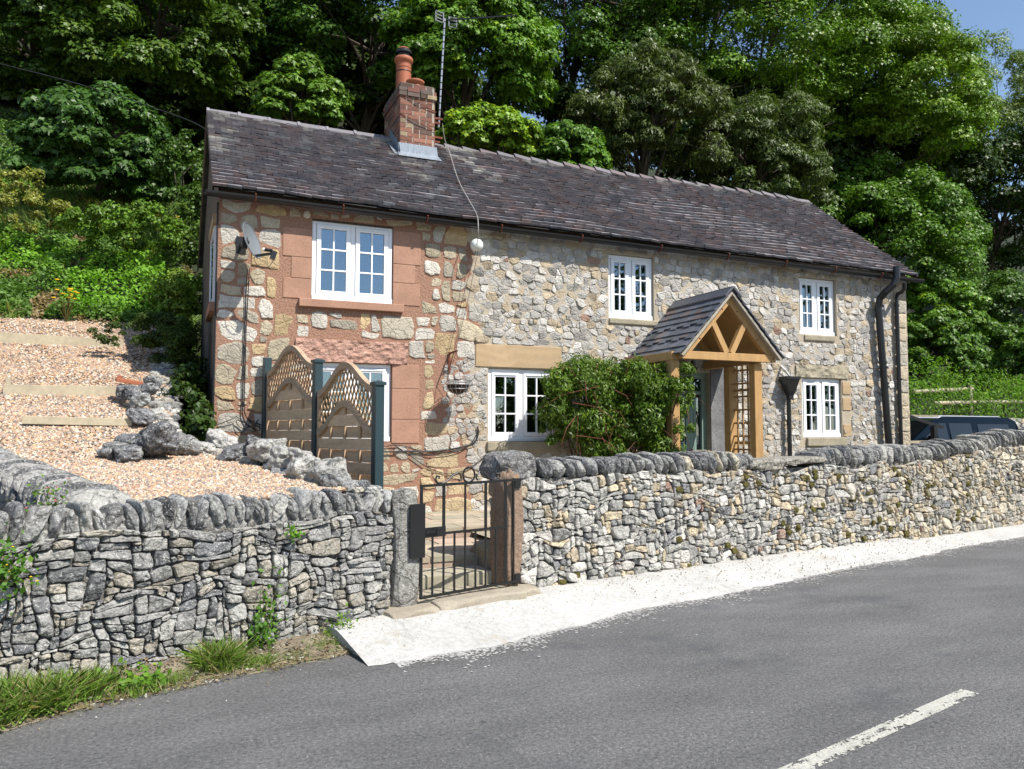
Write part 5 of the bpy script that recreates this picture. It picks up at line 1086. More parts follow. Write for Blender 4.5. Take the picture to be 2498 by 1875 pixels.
cable('wall_cable', [W_(930, 1102, .05), W_(990, 1100), W_(1060, 1102), W_(1130, 1090), W_(1160, 1080), W_(1168, 1055), W_(1165, 1040)], .011, 'wire', 'thick black cable running level across the wall under the pink jamb')
cable('wall_cable', [W_(930, 1090), W_(980, 1082), W_(1040, 1112), W_(1100, 1108), W_(1150, 1085), W_(1167, 1050)], .006, 'wire', 'thin sagging cable just above the thick black one')
cable('wall_cable', [W_(960, 1084), W_(1000, 1110), W_(1040, 1140), W_(1090, 1158), W_(1130, 1150), W_(1175, 1122), W_(1192, 1098)], .006, 'wire', 'lowest drooping black cable on the wall above the gate')
# globe and aerial cable
p = atY(1163, 598, 10.33); mb = MB(); mb.lathe([(0, -.092)]+[(.092*math.cos(a), .092*math.sin(a)) for a in np.linspace(-1.4, 1.4, 14)]+[(0, .092)], tuple(p), 24); tag(mb.build('globe_light', M['white'], origin=tuple(p), smooth=True), 'round white globe mounted on the wall under the gutter', 'globe light')
def onroof(px, py):
    d = ray(px, py); e = np.array([3.5, 10.30, eaveZ(3.5)+.03]); n_ = np.array([0, -(RIDZ-e[2]), RIDY-10.30]); k = n_@(e-CAMP)/(n_@d); return tuple(CAMP+d*k+n_/np.linalg.norm(n_)*.06)
cable('aerial_cable', [tuple(atY(1079, 300, 12.62)), tuple(atY(1084, 340, 12.7)), onroof(1096, 380), onroof(1115, 450), onroof(1147, 505), onroof(1163, 535), tuple(atY(1167, 550, 10.08)), tuple(atY(1167, 575, 10.1)), tuple(atY(1163, 598, 10.22))], .006, 'pale_cable', 'pale cable running from the aerial down over the roof tiles to the white globe')
cable('hanging_wire', [tuple(atY(1160, 612, 10.3)), tuple(atY(1125, 740, 10.42)), tuple(atY(1095, 858, 10.44))], .0035, 'wire', 'left thin wire from the white globe down to the basket bracket')
cable('hanging_wire', [tuple(atY(1166, 612, 10.3)), tuple(atY(1140, 740, 10.44)), tuple(atY(1112, 852, 10.46))], .0035, 'wire', 'right thin wire from the white globe down to the basket bracket')
# hanging basket
bc = atY(1117, 936, 10.2); t = thing('hanging_basket', tuple(bc), 'empty wire hanging basket with dried brown coir lining', 'hanging basket'); mb = MB()
mb.lathe([(.15, -.01), (.143, -.05), (.11, -.10), (.05, -.135), (0, -.14)], tuple(bc), 18); mb.lathe([(.15, -.01), (.12, -.03), (0, -.04)], tuple(bc), 18); mb.build('coir_lining', M['coir'], t)
mb = MB()
for r_, z in ((.165, .03), (.16, -.01), (.14, -.07)): mb.tube([(bc[0]+r_*math.cos(a), bc[1]+r_*math.sin(a), bc[2]+z) for a in np.linspace(0, 6.283, 22)], .004, 5, caps=False)
for a in np.linspace(0, 6.283, 13)[:-1]: mb.tube([(bc[0]+r_*math.cos(a), bc[1]+r_*math.sin(a), bc[2]+z) for r_, z in ((.165, .03), (.16, -.01), (.145, -.07), (.10, -.12), (.0, -.15))], .003, 4, caps=False)
mb.tube([(bc[0]+.06+.12*math.cos(a), bc[1]-.03, bc[2]+.02+.10*math.sin(a)) for a in np.linspace(2.6, -1.4, 14)], .004, 5); mb.build('wire_frame', M['steel'], t)
hk = atY(1113, 858, 10.2); mb = MB()
for a in (.4, 2.5, 4.6): mb.tube([(bc[0]+.16*math.cos(a), bc[1]+.16*math.sin(a), bc[2]+.03), (hk[0], hk[1], hk[2])], .003, 4)
mb.build('chain', M['rust'], t)
wb = atY(1096, 862, 10.48); mb = MB(); mb.beam((wb[0], 10.475, wb[2]+.02), (wb[0], 10.475, wb[2]-.26), .03, .012, (0, 1, 0)); mb.beam((wb[0], 10.47, wb[2]), (hk[0]+.01, hk[1]-.02, hk[2]+.015), .012, .022); mb.tube([(wb[0], 10.46, wb[2]-.2), (wb[0]*.6+hk[0]*.4, 10.38, wb[2]-.1), (hk[0]*.7+wb[0]*.3, 10.3, wb[2]-.005)], .007, 6); tag(mb.build('basket_bracket', M['rust'], origin=(wb[0], 10.48, wb[2])), 'rusty iron bracket holding the hanging basket', 'bracket')
# aerial
t = thing('tv_aerial', (4.17, 12.62, 6.5), 'television aerial on a tall pole strapped to the chimney', 'aerial'); mb = MB(); A0 = atY(1070, 310, 12.75); A1 = atY(1085, 45, 12.75); mb.tube([tuple(A0), tuple(A1)], .017, 8); mb.build('mast', M['steel'], t)
mb = MB()
for k in range(16): q = A0+(A1-A0)*(k+.5)/16; mb.tube([tuple(q-np.array([0, 0, .01])), tuple(q+np.array([0, 0, .01]))], .0195, 8)
mb.build('tape_band', M['wire'], t)
mb = MB(); c = A1+np.array([.02, 0, -.02]); 
for sx in (-1, 1):
    for z in (-.085, -.03, .03, .085): mb.beam((c[0]+sx*.05, c[1], c[2]+z+sx*-.02), (c[0]+sx*.19, c[1]-.03, c[2]+z+sx*-.03), .012, .016)
    for x in (.05, .19): mb.beam((c[0]+sx*x, c[1]-.02, c[2]-.09+sx*-.02), (c[0]+sx*x, c[1]-.02, c[2]+.09+sx*-.02), .012, .02, (1, 0, 0))
mb.build('reflector', M['dish'], t)
mb = MB(); bd = Vector((.62, -.30, .03)).normalized(); b0_ = Vector(tuple(c)); mb.beam(tuple(b0_), tuple(b0_+bd*1.25), .02, .02)
for k in range(14): q = b0_+bd*(.12+k*.085); mb.tube([tuple(q+Vector((-.06, -.12, 0))), tuple(q+Vector((.06, .12, 0)))], .004, 4); mb.tube([tuple(q+Vector((0, 0, -.02))), tuple(q+Vector((0, 0, .05)))], .004, 4)
mb.build('boom', M['gloss'], t)
mb = MB()
for z in (6.95, 6.62): 
    mb.box(CX1+.0, 4.19, 12.60, 12.63, z-.015, z+.015); mb.box(CX1+.0, 4.17, 12.68, 12.71, z-.06, z-.03); mb.box(CX1+.03, CX1+.06, 12.56, 12.75, z-.09, z+.05)
    mb.tube([(CX0-.01, CY0-.01, z+.22), (CX0+.3, CY0-.035, z+.1), (CX1+.02, CY0-.01, z)], .006, 5)
mb.build('chimney_strap', M['rust'], t)
cable('overhead_cable', [tuple(atY(-40, 145, 18)), tuple(atY(200, 205, 17)), tuple(atY(400, 270, 16)), tuple(atY(500, 308, 14.5)), (.6, 13.4, 6.3)], .009, 'wire', 'thin overhead cable crossing the trees to the left gable')

# ================================================================ BEHIND THE RIGHT END: CAR, RAILS, WALL
YC = 13.2; X0c, X1c = atY(2225, 1070, YC)[0]-1.25, atY(2493, 1030, YC)[0]; t = thing('parked_car', ((X0c+X1c)/2, YC+.9, .12), 'dark blue estate off roader with silver roof rails parked behind the right wall', 'car')
g0 = .12; zr = atY(2380, 1020, YC)[2]; wl = atY(2300, 1079, YC)[2]; xw = X0c+1.25
side = [(X0c, .5), (X0c, .95), (X0c+.1, 1.08), (xw, wl-.02), (xw+.95, zr-.05), (xw+1.3, zr), (X1c-.35, zr-.01), (X1c-.12, zr-.09), (X1c+.02, wl), (X1c+.06, .95), (X1c+.06, .5)]
def carY(z): return 0 if z < wl else .13*(z-wl)/(zr-wl)
mb = MB(); n = len(side); dY = 1.8
mb.add([(x, YC+carY(z), g0+z*1.0 if z < 1.2 else z) for x, z in side]+[(x, YC+dY-carY(z), g0+z if z < 1.2 else z) for x, z in side], [tuple(range(n)), tuple(range(2*n-1, n-1, -1))]+[(i, (i+1) % n, n+(i+1) % n, n+i) for i in range(n)]); body = mb.build('body', M['carpaint'], t, bevel=.04)
def cw(x0, x1, z0, z1, dx0=0, dx1=0):
    P = [(x0, z0), (x1, z0), (x1+dx1, z1), (x0+dx0, z1)]
    for (yy, s_) in ((YC, -1), (YC+dY, 1)): mb = MB(); mb.add([(x, yy+(carY(z) if s_ < 0 else -carY(z))+s_*.006, z) for x, z in P], [(0, 1, 2, 3)]); mb.build('side_window', M['carglass'], body)
cw(xw+.30, xw+1.25, wl+.02, zr-.12, .72, 0); cw(xw+1.35, xw+2.12, wl+.02, zr-.12); cw(xw+2.35, X1c-.35, wl+.02, zr-.14, 0, -.06)
mb = MB(); mb.add([(xw+.03, YC+.12, wl), (xw+.03, YC+dY-.12, wl), (xw+.92, YC+dY-.2, zr-.08), (xw+.92, YC+.2, zr-.08)], [(0, 1, 2, 3)]); V = [(a-.012, b, c+.01) for a, b, c in mb.v]; mb.v = V; mb.build('windscreen', M['carglass'], body)
for yy in (YC+.20, YC+dY-.20): mb = MB(); mb.tube([(xw+1.0, yy, zr-.06), (xw+1.2, yy, zr+.045), (X1c-.6, yy, zr+.045), (X1c-.42, yy, zr-.02)], .02, 8); mb.beam((xw+2.1, yy, zr), (xw+2.1, yy, zr+.04), .03, .05, (1, 0, 0)); mb.build('roof_rail', M['steel'], t)
for x in (X0c+.85, X1c-.9):
    for yy in (YC+.02, YC+dY-.2): mb = MB(); c = Vector((x, yy, g0+.36)); mb.tube([tuple(c), tuple(c+Vector((0, .2, 0)))], .36, 20); wh = mb.build('wheel', M['rubber'], t); mb = MB(); mb.tube([tuple(c-Vector((0, .01, 0))), tuple(c+Vector((0, .21, 0)))], .2, 14); mb.build('rim', M['steel'], wh)
mb = MB(); mb.box(X0c-.01, X0c+.03, YC+.1, YC+.45, .85, 1.0); mb.build('headlight', M['carglass'], t); mb = MB(); mb.box(X0c-.01, X0c+.03, YC+dY-.45, YC+dY-.1, .85, 1.0); mb.build('headlight', M['carglass'], t)
mb = MB(); mb.obox((xw+.55, YC-.12, wl+.10), (.09, 0, 0), (0, .08, 0), (0, 0, .06)); mb.build('mirror', M['carpaint'], t, bevel=.02)
# field stone wall behind the car
rnd = random.Random(17); t = thing('boundary_wall', (18, 16.0, .1), 'low rubble stone wall with flat coping behind the parked car', 'stone wall'); mb = MB(); mb.box(13, 40, 16.03, 16.35, .0, 2.05, (.15, .14, .12))
for p in cells(rnd, 14.5, 30, .9, 2.05, .12, .2, 1.2, 2.6): lay(mb, rnd, p, lambda s, z, d: (s, 16.03-d, z), .05, .014, pick(rnd, PH_R, .2))
mb.build('wall_body', M['facestone'], t); mb = MB(); mb.box(13, 21.3, 15.92, 16.4, 2.052, 2.11); mb.build('coping', M['sandgrey'], t)
t = thing('pole_fence', (19.5, 16.4, .5), 'weathered round pole rail fence standing in the hedge on the right', 'fence')
for (a, b, Y0) in (((2228, 955), (2372, 948), 16.3), ((2278, 983), (2520, 978), 16.3)): mb = MB(); mb.tube([tuple(atY(*a, Y0)), tuple(atY(*b, Y0+.2))], .055, 8); mb.build('rail', M['board'], t)
for px in (2366, 2540): p = atY(px, 940, 16.45); mb = MB(); mb.tube([(p[0], p[1], 1.5), tuple(p)], .06, 8); mb.build('post', M['board'], t)
t = thing('handrail', (13.8, 11.0, .4), 'black sloping handrail on a post in front of the car', 'handrail'); mb = MB(); mb.beam(tuple(atY(2215, 1014, 11.0)), tuple(atY(2299, 1042, 11.0)), .06, .05); mb.build('rail', M['gloss'], t); p = atY(2278, 1040, 11.0); mb = MB(); mb.beam((p[0], p[1], .4), tuple(p), .09, .09, (1, 0, 0)); mb.build('post', M['gloss'], t)
mb = MB(); mb.beam(tuple(atY(2215, 1078, 11.6)), tuple(atY(2362, 1076, 11.6)), .12, .05); p = atY(2290, 1080, 11.6); mb.beam((p[0], p[1], .3), tuple(p), .08, .08, (1, 0, 0)); tag(mb.build('timber_rail', M['board'], origin=tuple(p)), 'pale flat timber rail just in front of the car sill', 'rail')

# ================================================================ CLIMBER, SHRUBS, WEEDS
t = clump('climbing_plant', 'dense leafy green climber hiding the left side of the porch', 'climbing plant',
      [(5.55, 9.95, 1.95, .72, .36, .74), (5.98, 9.62, 2.0, .45, .3, .68), (6.28, 9.6, 1.95, .58, .38, .72), (5.02, 10.1, 1.75, .24, .22, .60), (6.1, 9.7, 1.2, .8, .4, .55), (6.40, 9.06, 1.6, .27, .16, .95), (6.42, 9.08, 2.2, .26, .16, .40), (5.5, 9.9, 2.5, .5, .25, .2), (6.35, 9.7, 2.5, .45, .3, .2)], 84000, .066, (.078, .14, .024), 'lance', 3, 1.0, 'leaf', org=(6.2, 10.2, .5), nb=190, rb=.30, stems=30, lo=-.9, flat=.9, yl=.03, amp=.4)
mb = MB(); rs = np.random.RandomState(8)
for i in range(70): p = np.array([rs.uniform(5, 6.9), 9.5+rs.uniform(-.15, .3), rs.uniform(1.2, 2.7)]); d = rs.randn(3)*.16; d[2] -= .1; mb.tube([tuple(p), tuple(p+d), tuple(p+d*1.6+np.array([0, 0, -.12]))], [.005, .004, .002], 4, caps=False)
mb.build('red_runner', M['rust'], t)
G = (.05, .10, .02)
clump('low_shrub', 'dark spreading shrub overhanging the top edging board beside the pit', 'shrub', [(*atY(310, 820, 12.3), .5, .35, .17), (*atY(385, 815, 12.2), .35, .35, .27), (*atY(430, 845, 11.9), .25, .4, .4)], 15000, .05, (.045, .08, .022), 'lance', 5, .1, 'leafmat', nb=90, rb=.4, stems=0)
clump('pit_ivy', 'dark ivy filling the shaded gap between the gable and the rubble wall', 'ivy', [(.25, 11.0, 1.5, .16, 1.6, .9), (.25, 12.6, 2.2, .2, 1.0, .5), (.20, 9.6, 1.0, .12, .6, .5)], 9000, .07, (.03, .06, .015), 'oval', 6, .9, nb=60, rb=.9)
rs = np.random.RandomState(5); n = 1300; xl = rs.uniform(-1.1, 1.3, n); yl_ = np.interp(xl, [VA[0], VB[0]], [VA[1], VB[1]])-rs.uniform(.0, .50, n); pl_ = np.array([(.16, .10, .06), (.30, .22, .13), (.10, .07, .05), (.35, .33, .29), (.13, .16, .05)])
V, F, C = leafset(np.stack([xl, yl_, np.interp(np.interp(xl, [VA[0], VB[0]], [VA[1], VB[1]])-yl_, [0, .2, .45], [.115, .05, .012])+.006], 1), rs.randn(n, 3)*.35+np.array([0, 0, 1]), rs.uniform(.012, .035, n), pl_[rs.randint(0, 5, n)]*rs.uniform(.7, 1.2, (n, 1)), 'oval', rs, .0); o = npmesh('leaf_litter', V, F, C, M['pebble']); tag(o, 'dead leaves and crumbs of soil on the verge under the left wall', 'leaf litter', kind='stuff')
# the grassy bank above the gravel
rs = np.random.RandomState(23); n = 52000; xx = rs.uniform(-4.2, .48, n); yy = 14.75+.25*rs.rand(n)+(24-15)*rs.rand(n)**1.3; hA_ = np.array([hill(a, b) for a, b in zip(xx[::20], yy[::20])]); from_h = np.array([hill(a, b) for a, b in zip(xx, yy)])
nz = vnoise(np.stack([xx*.9, yy*.7, xx*0], 1)); n2 = vnoise(np.stack([xx*3, yy*3, xx*0+4], 1)); hgt = np.clip(.16+.22*nz+.12*n2, .02, .6)*rs.rand(n)**.6*1.3
P = np.stack([xx, yy, from_h+hgt], 1); N = rs.randn(n, 3)*.6+np.array([.1, -.3, 1]); C = np.where((nz > .0)[:, None], np.array([[.14, .27, .035]]), np.array([[.095, .185, .03]]))*rs.uniform(.7, 1.4, (n, 1)); dry = (n2 < -.28)&(nz < .15); C[dry] = np.array([.30, .22, .11])*rs.uniform(.6, 1.2, (dry.sum(), 1)); C[(nz > .25)] *= np.array([1.25, 1.3, .9])
V, F, C = leafset(P, N, rs.uniform(.04, .095, n), C, 'oval', rs, .2); o = npmesh('ground_cover', V, F, C, M['leafmat']); tag(o, 'nettles ivy and low weeds covering the bank above the gravel', 'ground cover', kind='stuff')
def blades(rs, P, L_, col, lean=.5, w=1.0):
    n = len(P); up = rs.randn(n, 3)*lean; up[:, 2] = 1; up /= np.linalg.norm(up, axis=1, keepdims=True); sd = np.cross(up, rs.randn(n, 3)); sd /= np.linalg.norm(sd, axis=1, keepdims=True); nn = np.cross(up, sd); s = SHP['blade']; hz = up.copy(); hz[:, 2] = 0
    V = P[:, None]+L_[:, None, None]*(s[None, :, :1]*w*sd[:, None]*1.0+s[None, :, 1:2]*up[:, None]+(s[None, :, 1:2]**2)*hz[:, None]*.9-(s[None, :, 1:2]**3)*np.array([0, 0, .25])[None, None]*np.linalg.norm(hz, axis=1)[:, None, None])
    k = len(s); C = np.array(col)[None]*rs.uniform(.6, 1.3, (n, 1)); q = rs.rand(n) < .16; C[q] = np.array([.42, .35, .17])*rs.uniform(.6, 1.1, (q.sum(), 1)); return V.reshape(-1, 3), np.arange(n*k).reshape(n, k), C
n = 16000; xx = rs.uniform(-3.6, .5, n); yy = 14.75+(21-14.75)*rs.rand(n); keep = vnoise(np.stack([xx*.8, yy*.5, xx*0+9], 1)) > -.12; xx, yy = xx[keep], yy[keep]; P = np.stack([xx, yy, np.array([hill(a, b) for a, b in zip(xx, yy)])], 1)
V, F, C = blades(rs, P, rs.uniform(.15, .42, len(P)), (.22, .34, .075)); o = npmesh('bank_grass', V, F, C, M['grass']); tag(o, 'long bright grass growing on the bank left of the gable', 'grass', kind='stuff')
# roadside grass: tufts along the foot of the left wall
def foot(x): return np.interp(x, [VA[0], VB[0]], [VA[1], VB[1]])
Ps, Ls = [], []
for (cx, off, sp, k, h) in ((-.86, .30, .22, 1100, .22), (-.64, .34, .18, 1100, .22), (-.42, .26, .13, 650, .18), (-.98, .5, .2, 900, .17), (.36, .20, .10, 800, .20), (.42, .30, .09, 450, .13), (.62, .30, .1, 260, .08), (1.22, .10, .08, 350, .11), (1.10, .22, .14, 300, .07), (.85, .30, .2, 260, .05), (.1, .30, .16, 260, .07), (-.1, .36, .2, 300, .10), (.62, .12, .2, 160, .06), (1.0, .06, .16, 140, .07)):
    a = rs.randn(k)*sp*.5; b = rs.randn(k)*sp*.35; x = cx+a; y = foot(x)-off+b; y = np.minimum(y, foot(x)-.04); Ps.append(np.stack([x, y, np.full(k, .02)], 1)); Ls.append(h*rs.uniform(.5, 1.15, k))
V, F, C = blades(rs, np.concatenate(Ps), np.concatenate(Ls), (.19, .30, .05), .42, .7); o = npmesh('roadside_grass', V, F, C, M['grass']); tag(o, 'bright green grass tufts along the foot of the left road wall', 'grass', kind='stuff')
n = 2000; x = rs.uniform(-1.2, 1.3, n); y = foot(x)-rs.uniform(.1, .50, n); V, F, C = blades(rs, np.stack([x, y, np.full(n, .012)], 1), rs.uniform(.03, .10, n), (.40, .33, .19), 3.0, .5); o = npmesh('dry_straw', V, F, C, M['grass']); tag(o, 'scattered dry straw lying on the verge below the left wall', 'straw', kind='stuff')
def on_left(px, py, out):                                          # point on the face of the left wall
    d = ray(px, py); A = np.array([*VA, 0]); n_ = np.array([nl[0], nl[1], 0]); k = n_@(A+n_*out-CAMP)/(n_@d); return CAMP+d*k
def weed(px, py, r, n, leaf, col, lb, shape='oval', out=.06, h=1.0, seed=0, droop=-.3, stem=True, fl=None):
    rs = np.random.RandomState(seed+50); c = on_left(px, py, out); t = thing('weed', tuple(c), lb, 'weed', 'weeds growing from the left wall'); P = c+rs.randn(n, 3)*np.array([r*.5, r*.3, r*.5*h]); N = rs.randn(n, 3)*.6+np.array([0, -.6, .6]); V, F, C = leafset(P, N, rs.uniform(.6, 1.3, n)*leaf, cmulti(rs, col, n, None, .03), shape, rs, droop); npmesh('foliage', V, F, C, M['leafmat'], t); mb = MB()
    for i in range(12): p = P[i]; mb.tube([tuple(c-np.array([0, 0, r*.5*h])), tuple(p)], [.003, .0015], 4, caps=False)
    mb.build('stem', M['grass'] if False else M['moss'], t)
    if fl is not None:
        for i in range(8): mb = MB(); p = P[-i-1]+np.array([0, -.02, .02]); mb.lathe([(.0, .004), (.009, 0), (0, -.004)], tuple(p), 6, fl); mb.build('flower', M['flower'], t)
weed(14, 1385, .13, 190, .04, (.07, .17, .03), 'leafy yellow flowered weed growing from the left wall at the photo edge', out=.10, h=1.5, seed=1, fl=(1.1, .9, 1))
weed(716, 1300, .06, 40, .035, (.10, .24, .04), 'tiny bright weed in the wall below the cope', seed=2)
weed(650, 1500, .12, 120, .04, (.09, .19, .04), 'tall thin weed climbing from the wall foot', h=2.2, seed=3)
weed(636, 1545, .10, 70, .06, (.07, .17, .03), 'broad leaved weed at the base of the tall thin one', 'lance', seed=4, out=.1)
weed(800, 1590, .19, 330, .03, (.09, .17, .03), 'low mat of weed beside the end of the white apron', seed=5, out=.22, h=.35)
weed(835, 1545, .14, 240, .03, (.10, .20, .03), 'bushy weed against the wall by the white apron', seed=6, out=.12, h=1)
weed(330, 1670, .16, 220, .05, (.10, .21, .03), 'broad leaved clump right of the tall verge grass', seed=7, out=.30, h=.7)
weed(620, 1632, .14, 180, .032, (.09, .18, .03), 'low feathery weed on the verge near the road edge', seed=8, out=.30, h=.3)
weed(120, 1218, .10, 110, .026, (.09, .18, .03), 'pink flowered weed on top of the wall corner', seed=9, out=-.12, h=1.2, fl=(.7, .2, 9))
weed(1060, 1500, .0, 2, .001, G, 'x', seed=10) if False else None
# ragwort on the bank
for px, py, Y0, lb in ((22, 462, 17.0, 'yellow flowered plant at the left edge below the dark trees'), (388, 525, 15.6, 'small yellow flowered plant on the bank left of the gable'), (428, 535, 15.2, 'tallest yellow flowered plant beside the gable'), (165, 712, 14.0, 'low yellow flowered weed just above the gravel')):
    Y0 = min(np.arange(14.6, 24, .1), key=lambda y_: abs(atY(px, py, y_)[2]-hill(atY(px, py, y_)[0], y_)-.5)); p = atY(px, py, Y0); t = thing('ragwort', (p[0], p[1], hill(p[0], p[1])), lb, 'flowering plant', 'yellow flowers on the bank'); rs = np.random.RandomState(px); mb = MB(); ms = MB()
    for i in range(16): q = p+rs.randn(3)*np.array([.10, .08, .07]); ms.tube([(p[0], p[1], hill(p[0], p[1])), tuple(q)], [.006, .003], 4, caps=False); mb = MB(); mb.lathe([(0, .012), (.032, .006), (.034, -.004), (0, -.01)], tuple(q), 7, (1, 1, 1)); mb.build('flower_head', M['flower'], t)
    ms.build('stem', M['moss'], t)

# ================================================================ TREES
T = [ # name,label,px,py,Y,rpx,col,n,kw
 ('sycamore_tree', 'tall shaded tree filling the top left corner', 90, 120, 25, 280, (.05, .10, .02), 24000, {}),
 ('sycamore_tree', 'leafy tree above the dark bush left of the roof', 360, 90, 23, 240, (.06, .115, .022), 24000, {}),
 ('sycamore_bush', 'large dark rounded sycamore bush left of the gable', 255, 375, 19.0, 165, (.045, .105, .028), 17000, dict(leaf=.15, rb=.27, nb=50, yl=.0, droop=1.2)),
 ('ivy_clad_tree', 'dark tree with bare twigs behind the left end of the ridge', 640, 60, 27, 250, (.04, .075, .018), 15000, dict(nb=46, tw=40)),
 ('sapling', 'small sunlit sapling behind the left half of the roof', 735, 235, 20.5, 100, (.09, .18, .03), 6000, dict(nb=26, rb=.3)),
 ('sycamore_tree', 'deep green tree directly behind the chimney', 890, 90, 24, 230, (.055, .12, .022), 21000, {}),
 ('sycamore_tree', 'bright green sycamore to the right of the aerial', 1150, 130, 21, 210, (.09, .19, .026), 24000, dict(yl=.06)),
 ('maple_bush', 'glowing yellow green bush just above the ridge right of the chimney', 1190, 330, 18.0, 105, (.14, .25, .03), 8000, dict(nb=34, rb=.30, yl=.22, asp=(1.15, .7, .55))),
 ('maple_bush', 'mid green bush above the ridge beside the yellow green one', 1370, 385, 18.5, 110, (.08, .17, .03), 9000, dict(nb=36, rb=.3, asp=(1.1, .7, .6))),
 ('ash_tree', 'dusty green ash with bare upright twigs behind the middle of the roof', 1590, 300, 21, 190, (.075, .105, .045), 21000, dict(shape='lance', leaf=.19, tw=60, nb=70, rb=.19, droop=1.1, yl=0)),
 ('ash_tree', 'dusty green ash behind the right end of the ridge', 1840, 400, 21.5, 190, (.07, .105, .045), 23000, dict(shape='lance', leaf=.19, tw=50, nb=70, rb=.19, droop=1.1, yl=0)),
 ('sycamore_tree', 'dark sycamore at the top behind the two ash trees', 1420, 60, 26, 260, (.06, .13, .025), 24000, {}),
 ('sycamore_tree', 'tall bright sycamore crown at the top right of centre', 1880, 90, 25, 340, (.09, .18, .022), 42000, dict(nb=100, rb=.17)),
 ('sycamore_tree', 'biggest sunlit sycamore against the blue sky on the right', 2150, 250, 24, 270, (.115, .21, .024), 44000, dict(nb=110, rb=.17, yl=.05)),
 ('sycamore_tree', 'sycamore hanging low behind the right gable', 2160, 590, 23, 230, (.08, .17, .024), 32000, dict(nb=80, rb=.19)),
 ('airy_ash', 'thin pale ash with sky showing through at the right edge', 2440, 330, 32, 210, (.14, .20, .085), 17000, dict(shape='lance', leaf=.27, nb=60, rb=.16, droop=1.0, tw=10, yl=0, r0=.12, asp=(.8, .7, 1.1))),
 ('sycamore_tree', 'dark leafy tree above the hedge at the right edge', 2430, 800, 24, 150, (.06, .125, .025), 14000, dict(nb=50)),
 ('sycamore_tree', 'light green lower tree above the hedge beside the downpipes', 2290, 780, 21, 110, (.09, .19, .025), 12000, dict(nb=44, yl=.07)),
 ('hazel_bush', 'bushy green growth behind the hedge left of the fence post', 2290, 860, 19.5, 90, (.07, .15, .02), 9000, dict(nb=30, rb=.3)),
 ('hazel_bush', 'bushy growth behind the hedge at the right edge', 2450, 880, 20.5, 100, (.06, .13, .02), 9000, dict(nb=30, rb=.3)),
 ('dark_ash', 'dark small leaved tree low on the right with a gap of sky', 2470, 600, 28, 150, (.05, .095, .03), 14000, dict(nb=50)),
]
for i, (nm, lb, px, py, Y, rp, col, n, kw) in enumerate(T):
    kw = dict(kw); kw.setdefault('leaf', .155); tree(nm, lb, 'tree' if 'bush' not in nm else 'bush', px, py, Y, rp, col, n, seed=i*3, **kw)
# darker wood further up the hill
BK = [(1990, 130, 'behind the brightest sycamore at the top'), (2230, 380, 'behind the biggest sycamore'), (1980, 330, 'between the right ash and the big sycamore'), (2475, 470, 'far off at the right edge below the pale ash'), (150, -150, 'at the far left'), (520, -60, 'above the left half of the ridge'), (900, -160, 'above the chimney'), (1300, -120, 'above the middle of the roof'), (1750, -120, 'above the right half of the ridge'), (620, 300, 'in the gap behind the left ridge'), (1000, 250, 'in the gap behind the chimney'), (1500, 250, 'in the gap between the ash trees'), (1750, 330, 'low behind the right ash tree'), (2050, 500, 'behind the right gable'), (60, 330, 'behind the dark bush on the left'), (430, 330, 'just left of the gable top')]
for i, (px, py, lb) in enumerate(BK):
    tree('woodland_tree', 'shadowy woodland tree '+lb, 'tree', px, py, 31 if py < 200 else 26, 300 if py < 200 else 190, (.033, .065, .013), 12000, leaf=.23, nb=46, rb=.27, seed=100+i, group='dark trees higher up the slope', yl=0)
# hedge behind the pole fence
rs = np.random.RandomState(77); hp, hn, hc = [], [], []
for (x0, x1, zt_) in ((15.5, 45, 0),):
    n = 30000; X = 15.5+rs.rand(n)**1.2*22; Yh = 16.75+rs.randn(n)*.35; top = 3.35+.45*vnoise(np.stack([X*.8, X*0, X*0], 1))+.35*vnoise(np.stack([X*3, X*0, X*0+3], 1)); top = np.where(X > 21.5, top-.25, top); Z_ = 1.9+(top-1.9)*rs.rand(n)**.7
hp = np.stack([X, Yh-.25*(1-(Z_-1.9)/1.8), Z_], 1); V, F, C = leafset(hp, rs.randn(n, 3)*.6+np.array([.2, -.5, .6]), rs.uniform(.07, .15, n), cmulti(rs, (.11, .23, .03), n, None, .03, .35), 'lance', rs, -.9)
t = thing('hedge', (20, 16.8, 1.5), 'bright green untrimmed hedge above the low wall on the right', 'hedge'); npmesh('foliage', V, F, C, M['leafmat'], t)
mb = MB()
for i in range(90): x = 15.5+rs.rand()*16; mb.tube([(x, 16.9, 1.5), (x+rs.uniform(-.3, .3), 16.75, 3.3+rs.uniform(-.3, .5))], [.02, .006], 5, caps=False)
mb.build('stem', M['bark'], t)
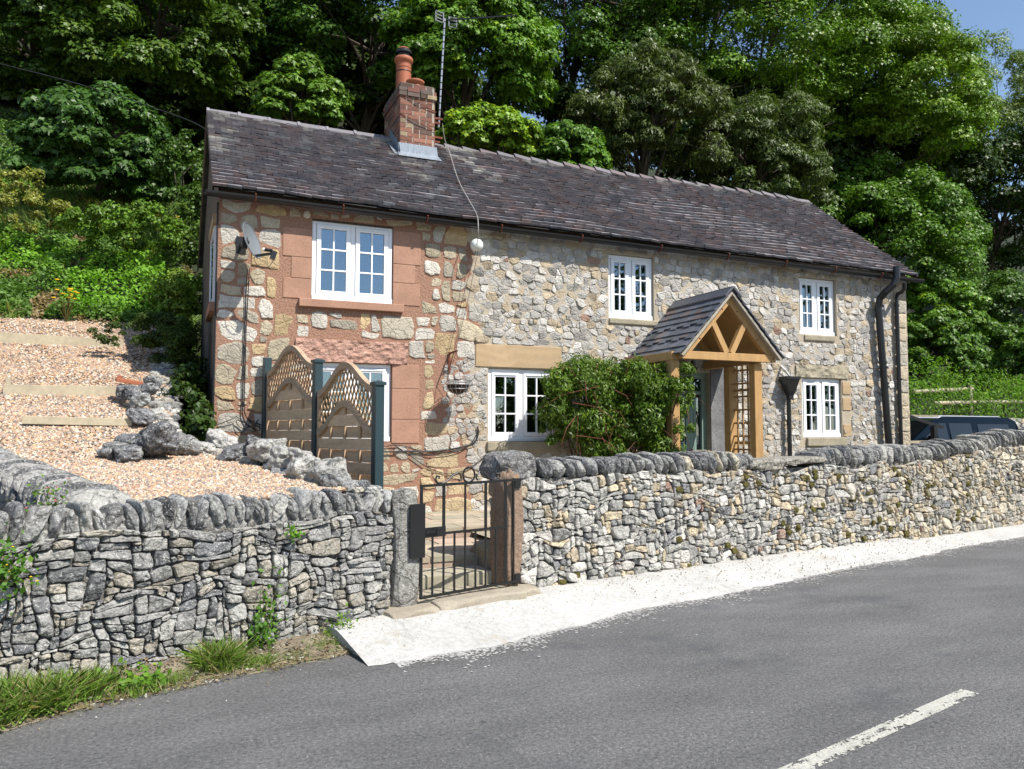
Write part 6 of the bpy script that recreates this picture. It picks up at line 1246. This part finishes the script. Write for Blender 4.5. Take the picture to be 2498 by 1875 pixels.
# ivy mounds and undergrowth on the bank
clump('ivy_mound', 'glossy dark green ivy mound on the bank below the big bush', 'ivy', [(*atY(330, 560, 16.3), 1.0, .7, .45), (*atY(220, 545, 16.6), .6, .5, .3)], 9000, .07, (.10, .19, .035), 'oval', 31, .8, nb=60, rb=.35)
clump('undergrowth', 'ivy and brambles hanging beside the gable below the dark gap', 'undergrowth', [(*atY(440, 440, 17.0), .45, .5, .7), (*atY(470, 380, 17.5), .4, .5, .5)], 7000, .075, (.055, .11, .025), 'oval', 32, .8, nb=50, rb=.35, stems=8)
clump('undergrowth', 'ragged undergrowth at the left edge below the big bush', 'undergrowth', [(*atY(60, 520, 17.2), .9, .6, .35), (*atY(30, 440, 18.0), .6, .5, .3)], 7000, .06, (.20, .22, .08), 'oval', 33, .6, nb=50, rb=.35)
clump('undergrowth', 'tall weeds and ivy crowding the rear edge of the gable', 'undergrowth', [(.05, 14.6, 3.1, .3, .8, .45), (.1, 15.6, 3.9, .35, .9, .6)], 8000, .06, (.17, .27, .06), 'oval', 34, .6, nb=60, rb=.4)
clump('undergrowth', 'shaded bramble and ivy behind the rear corner of the gable', 'undergrowth', [(.50, 16.4, 4.4, .5, .5, 2.3)], 9000, .08, (.06, .11, .03), 'oval', 35, .6, nb=60, rb=.5)
# trees across the road, seen only as reflections in the windows
for i, (x, y, z, r) in enumerate(((11.5, -12, 3.6, 2.6), (17, -13, 4.5, 4.5), (25, -14, 5.5, 5.5), (35, -15, 6, 6), (5.0, -13, 1.6, 2.0))):
    rs = np.random.RandomState(300+i); t = thing('roadside_tree', (x, y, 0), 'tree across the road reflected in the '+('left upper panes', 'middle ground floor panes', 'middle upper panes', 'right hand panes', 'lower left panes')[i], 'tree', 'trees on the far side of the road'); cs, rr = crown_pts(rs, (x, y, z), (r, r*.7, r), 26, .3*r, 1); P, N, I = boughs(rs, cs, rr, 3500, .7); V, F, C = leafset(P, N, rs.uniform(.3, .6, len(P)), cmulti(rs, (.06, .12, .025), len(P), I), 'maple', rs); npmesh('crown', V, F, C, M['leaf'], t); mb = MB(); branches(mb, (x, y, 0), cs, rs, .25, 8); mb.build('trunk', M['bark'], t)
